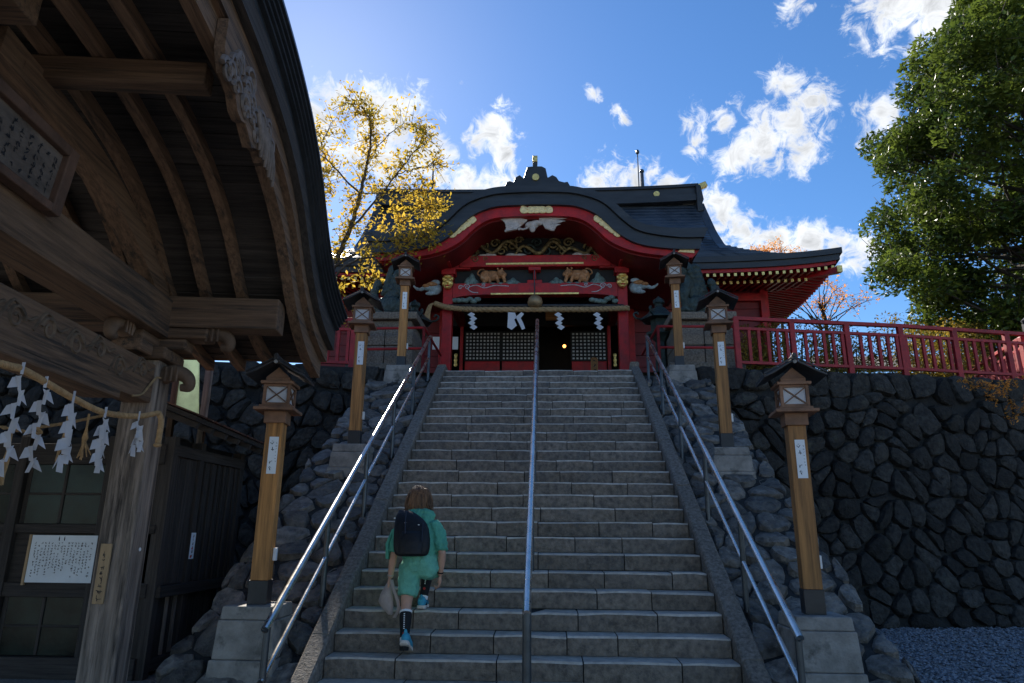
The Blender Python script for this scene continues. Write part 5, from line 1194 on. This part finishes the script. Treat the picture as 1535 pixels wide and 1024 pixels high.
g.ell(J['nec']+v3((-.005,-.03,-.012)), (.155,.105,.066), 16, 10); g.tube(cmr([J['nec']+v3((-.16,-.03,-.07)), J['nec']+v3((-.06,-.125,-.075)), J['nec']+v3((.06,-.13,-.085)), J['nec']+v3((.15,-.05,-.10))], 4), .028, 10); g.tube(cmr([J['nec']+v3((-.12,-.04,.0)), J['nec']+v3((-.03,-.10,.012)), J['nec']+v3((.07,-.09,.008)), J['nec']+v3((.12,-.02,.01))], 4), .024, 10); g.ell(J['nec']+v3((.02,-.075,-.065)), (.125,.055,.055)); g.ell(J['nec']+v3((.035,-.085,-.115)), (.09,.04,.05)); g.tube(cmr([J['nec']+v3((-.13,-.02,-.03)), J['nec']+v3((-.05,-.11,-.03)), J['nec']+v3((.06,-.105,-.035)), J['nec']+v3((.13,-.03,-.02))], 4), .032, 10)
fuse(g.build('shirt', 'shirt', per, smooth=80), .011, 3, .028, .06)
# a light wrap hanging down the outer side of the left arm
g = MB(); q = [J['ls']+v3((-.075,0,-.03)), J['ls'].lerp(J['le'],.6)+v3((-.085,.02,0)), J['le']+v3((-.055,.03,-.03))]
g.loft([[p+v3((-.012,-w,0)), p+v3((.02,-w,0)), p+v3((.02,w,0)), p+v3((-.012,w,0))] for p, w in zip(q, (.05,.085,.08))]); fuse(g.build('sleeve_drape', 'shirt', per, smooth=80), .009, 3, .012, .06)
# shorts
g = MB(); g.loft([oval(J['pel']+v3((0,0,.075)), .150,.118), oval(J['pel']+v3((.0,-.01,.0)), .175,.140), oval(J['pel']+v3((0,-.005,-.075)), .178,.135)])
g.ell(J['pel']+v3((.075,-.045,-.05)), (.105,.10,.10), 14, 10); g.ell(J['pel']+v3((-.06,-.035,-.06)), (.105,.095,.10), 14, 10)
h, k = J['lh'], J['lk']; g.tube([h+v3((0,0,.02)), h.lerp(k,.35), h.lerp(k,.6)+v3((.004,0,0)), h.lerp(k,.76)], [.100,.100,.096,.092], 16)
h, k = J['rh'], J['rk']; g.tube([h, h.lerp(k,.4)+v3((0,0,-.01)), h.lerp(k,.8), h.lerp(k,1.0)+v3((0,.02,0))], [.112,.115,.105,.095], 16)
fuse(g.build('shorts', 'shorts', per, smooth=80), .011, 3, .024, .07)
# compression sleeves and socks
for a, t0, t1 in (('l', .20, .86), ('r', .10, .86)):
    k, n = J[a+'k'], J[a+'a']; P = lambda t: k.lerp(n, t)
    rad = lambda t: interp(t, [(0,.050),(.35,.051),(.7,.039),(1,.033)])
    g = MB(); ts = np.linspace(t0, t1, 9); g.tube([P(t) for t in ts], [rad(t)+.004 for t in ts], 16); cs_ = g.build('calf_sleeve', 'sock', per, smooth=60)
    for ta, tb in ((t0-.03, t0+.025), (t1-.01, t1+.09)): g = MB(); g.tube([P(ta), P(tb)], [rad(ta)+.006, rad(tb)+.006], 16); g.build('white_band', 'white', cs_, smooth=60)
    g = MB(); g.tube([P(t1+.06), n+v3((0,.0,-.05))], [.040,.040], 12); g.build('ankle_sock', 'sock', per, smooth=60)
    g = MB(); ax = (n-k).normalized(); bk = v3((0,-1,0)); bk = (bk-ax*bk.dot(ax)).normalized(); sd_ = ax.cross(bk)
    for i in range(9):
        t = t0+.10+i*.045; c = P(t)+bk*(rad(t)+.0062); w, hh = .006, .0055
        g.add([c-sd_*w-ax*hh, c+sd_*w-ax*hh, c+sd_*w+ax*hh*.4, c-sd_*w+ax*hh*.4], [(0,1,2,3)])
    g.build('sleeve_lettering', 'white', cs_)
    t = t0+.58; c = P(t)+bk*(rad(t)+.0065); g = MB(); g.tube([c-bk*.004, c+bk*.001], .0125, 12); g.build('red_mark', 'inkred', cs_)
# shoes
def shoe(ank, pitch, zground, yheel, X):
    M = Matrix.Translation((X, yheel, zground)) @ Matrix.Rotation(pitch, 4, 'X')
    def ring(y, w, zb, zt, n=14): return [M @ v3((w*math.cos(2*math.pi*k/n), y, (zb+zt)/2+(zt-zb)/2*math.sin(2*math.pi*k/n))) for k in range(n)]
    g = MB(); g.loft([ring(-.005,.020,.03,.075), ring(.012,.034,.018,.105), ring(.05,.040,.018,.115), ring(.10,.040,.018,.10), ring(.16,.046,.018,.082), ring(.215,.040,.018,.060), ring(.255,.015,.02,.035)]); u = g.build('shoe', 'shoe', per, smooth=60)
    g = MB()
    def srow(y, w, z0, z1): return [M @ v3((-w, y, z0)), M @ v3((w, y, z0)), M @ v3((w*.97, y, z1)), M @ v3((-w*.97, y, z1))]
    g.loft([srow(-.02,.022,.012,.036), srow(.0,.040,.0,.036), srow(.06,.042,.0,.032), srow(.12,.040,.004,.028), srow(.18,.049,.0,.026), srow(.235,.040,.004,.026), srow(.262,.016,.012,.026)]); so_ = g.build('sole', 'sole', u, bevel=.006)
    g = MB(); g.ell(M @ v3((0,.008,.105)), (.016,.012,.028)); g.build('heel_tab', 'shoe', u, smooth=60)
fx = at(605, 985, 6.3).x; z24 = T-RISE*24; z22 = T-RISE*22
Ml = R(-22); shoe(J['la'], Ml, z24+.10, 6.29, fx); shoe(J['ra'], 0, z22+.004, 6.80, at(632,912,6.85).x)
# hair
g = MB(); hc = J['hea']; g.ell(hc+v3((0,-.012,.012)), (.108,.118,.120), 18, 12); g.ell(hc+v3((0,-.03,-.055)), (.104,.088,.075), 16, 10)
hr_ = fuse(g.build('hair', 'hair', per, smooth=80), .010, 1, .035, .03); rg = random.Random(8); g = MB()
for i in range(420):
    a = rg.uniform(0, 6.283)
    if abs(a-math.pi/2) < .75: continue
    d = v3((math.cos(a), math.sin(a), 0)); t = hc+v3((rg.uniform(-.02,.02), -.01+rg.uniform(-.02,.02), .134)); L = rg.uniform(.72,1.12)
    g.tube(cmr([t, hc+v3((0,-.012,.08))+d*(.085+rg.uniform(-.005,.012)), hc+v3((0,-.012,-.01))+d*(.112+rg.uniform(-.004,.018)), hc+v3((rg.uniform(-.01,.01),-.02,-.075*L))+d*(.110+rg.uniform(0,.022)), hc+v3((rg.uniform(-.02,.02),-.02,-.115*L))+d*(.090+rg.uniform(0,.05))], 2), [.002,.006,.007,.007,.007,.006,.005,.004,.0015], 4)
g.build('hair_strands', 'hair', per, smooth=80, kind='stuff')
# wristband
for a in ('l', 'r'): w = J[a+'w'].lerp(J[a+'e'], .12); d = (J[a+'w']-J[a+'e']).normalized(); g = MB(); g.tube([w-d*.006, w+d*.006], .029, 14); g.build('wristband', 'hat' if a == 'l' else 'sock', per, smooth=40)
# backpack (worn): lofted sack with flap, pockets and straps
bp = thing('backpack', 'black day pack on the back of the climbing person', 'backpack', tuple(at(619,833,6.45)))
def BP(x, y, dep): p = at(x, y, 6.50); return v3((p.x, 6.52-dep+.06*(799-y)/34, p.z))
def brow(y, x0, x1, d):
    n = 20; cx, hw = (x0+x1)/2, (x1-x0)/2; out = []
    for k in range(n):
        c, s = math.cos(2*math.pi*k/n), math.sin(2*math.pi*k/n); e = .55
        out.append(BP(cx+hw*math.copysign(abs(c)**e, c), y, d/2-d/2*math.copysign(abs(s)**e, s)-.0))
    return out
g = MB(); g.loft([brow(834,600,641,.10), brow(831,596,645,.15), brow(818,593,648,.17), brow(800,593,646,.17), brow(786,593,642,.15), brow(777,593,634,.13), brow(769,595,622,.10), brow(764,599,612,.06)]); bk_ = g.build('sack', 'pack', bp, smooth=60)
s_ = bk_.modifiers.new('sub', 'SUBSURF'); s_.levels = 1; s_.render_levels = 1
g = MB(); g.loft([brow(829,603,638,.185), brow(815,602,640,.20), brow(800,604,637,.195), brow(796,606,635,.18)]); g.build('front_pocket', 'pack', bp, smooth=60)
for x0, y0, x1, y1 in ((611,768,613,800), (637,784,638,812)): g = MB(); g.tube([BP(x0,y0,.15), BP((x0+x1)/2,(y0+y1)/2,.185), BP(x1,y1,.20)], .006, 6); g.build('strap', 'packtrim', bp)
g = MB(); g.tube(cmr([BP(596,774,.06), BP(597,766,-.02), BP(600,768,-.12)], 4), .014, 6); g.build('shoulder_strap', 'pack', bp)
for x, y in ((595,777),(611,784),(631,787),(635,801)): g = MB(); g.box(BP(x,y,.155), (.014,.008,.006)); g.build('buckle', 'white', bp)
# hat carried in the left hand
ht = thing('cloth_hat', 'beige cloth hat dangling from the hand of the climbing person', 'hat', tuple(at(578,918,6.6)))
def HT(x, y, d): return at(x, y, 6.62+d)
g = MB(); rows = [((582,870),(589,871),.02), ((577,879),(590,882),.035), ((570,890),(590,896),.045), ((567,901),(590,905),.048), ((571,910),(590,913),.044), ((577,916),(589,919),.03), ((581,921),(588,922),.015)]
rings = []
for (xa, ya), (xb, yb), d in rows:
    rings.append([HT((xa+xb)/2+(xb-xa)/2*math.cos(2*math.pi*k/14), (ya+yb)/2+(yb-ya)/2*math.cos(2*math.pi*k/14), d*math.sin(2*math.pi*k/14)) for k in range(14)])
g.loft(rings); fuse(g.build('crown', 'hat', ht, smooth=80), .006, 1, .006, .04)
g = MB(); pts = cmr([HT(587,869,-.03), HT(590,883,-.072), HT(596,900,-.078), HT(597,914,-.066), HT(591,926,-.03)], 5)
g.loft([[p+v3((-.016,.0,0)), p+v3((.012,-.004,0)), p+v3((.016,.004,0)), p+v3((-.012,.010,0))] for p in pts]); g.build('brim', 'hat', ht, smooth=60)
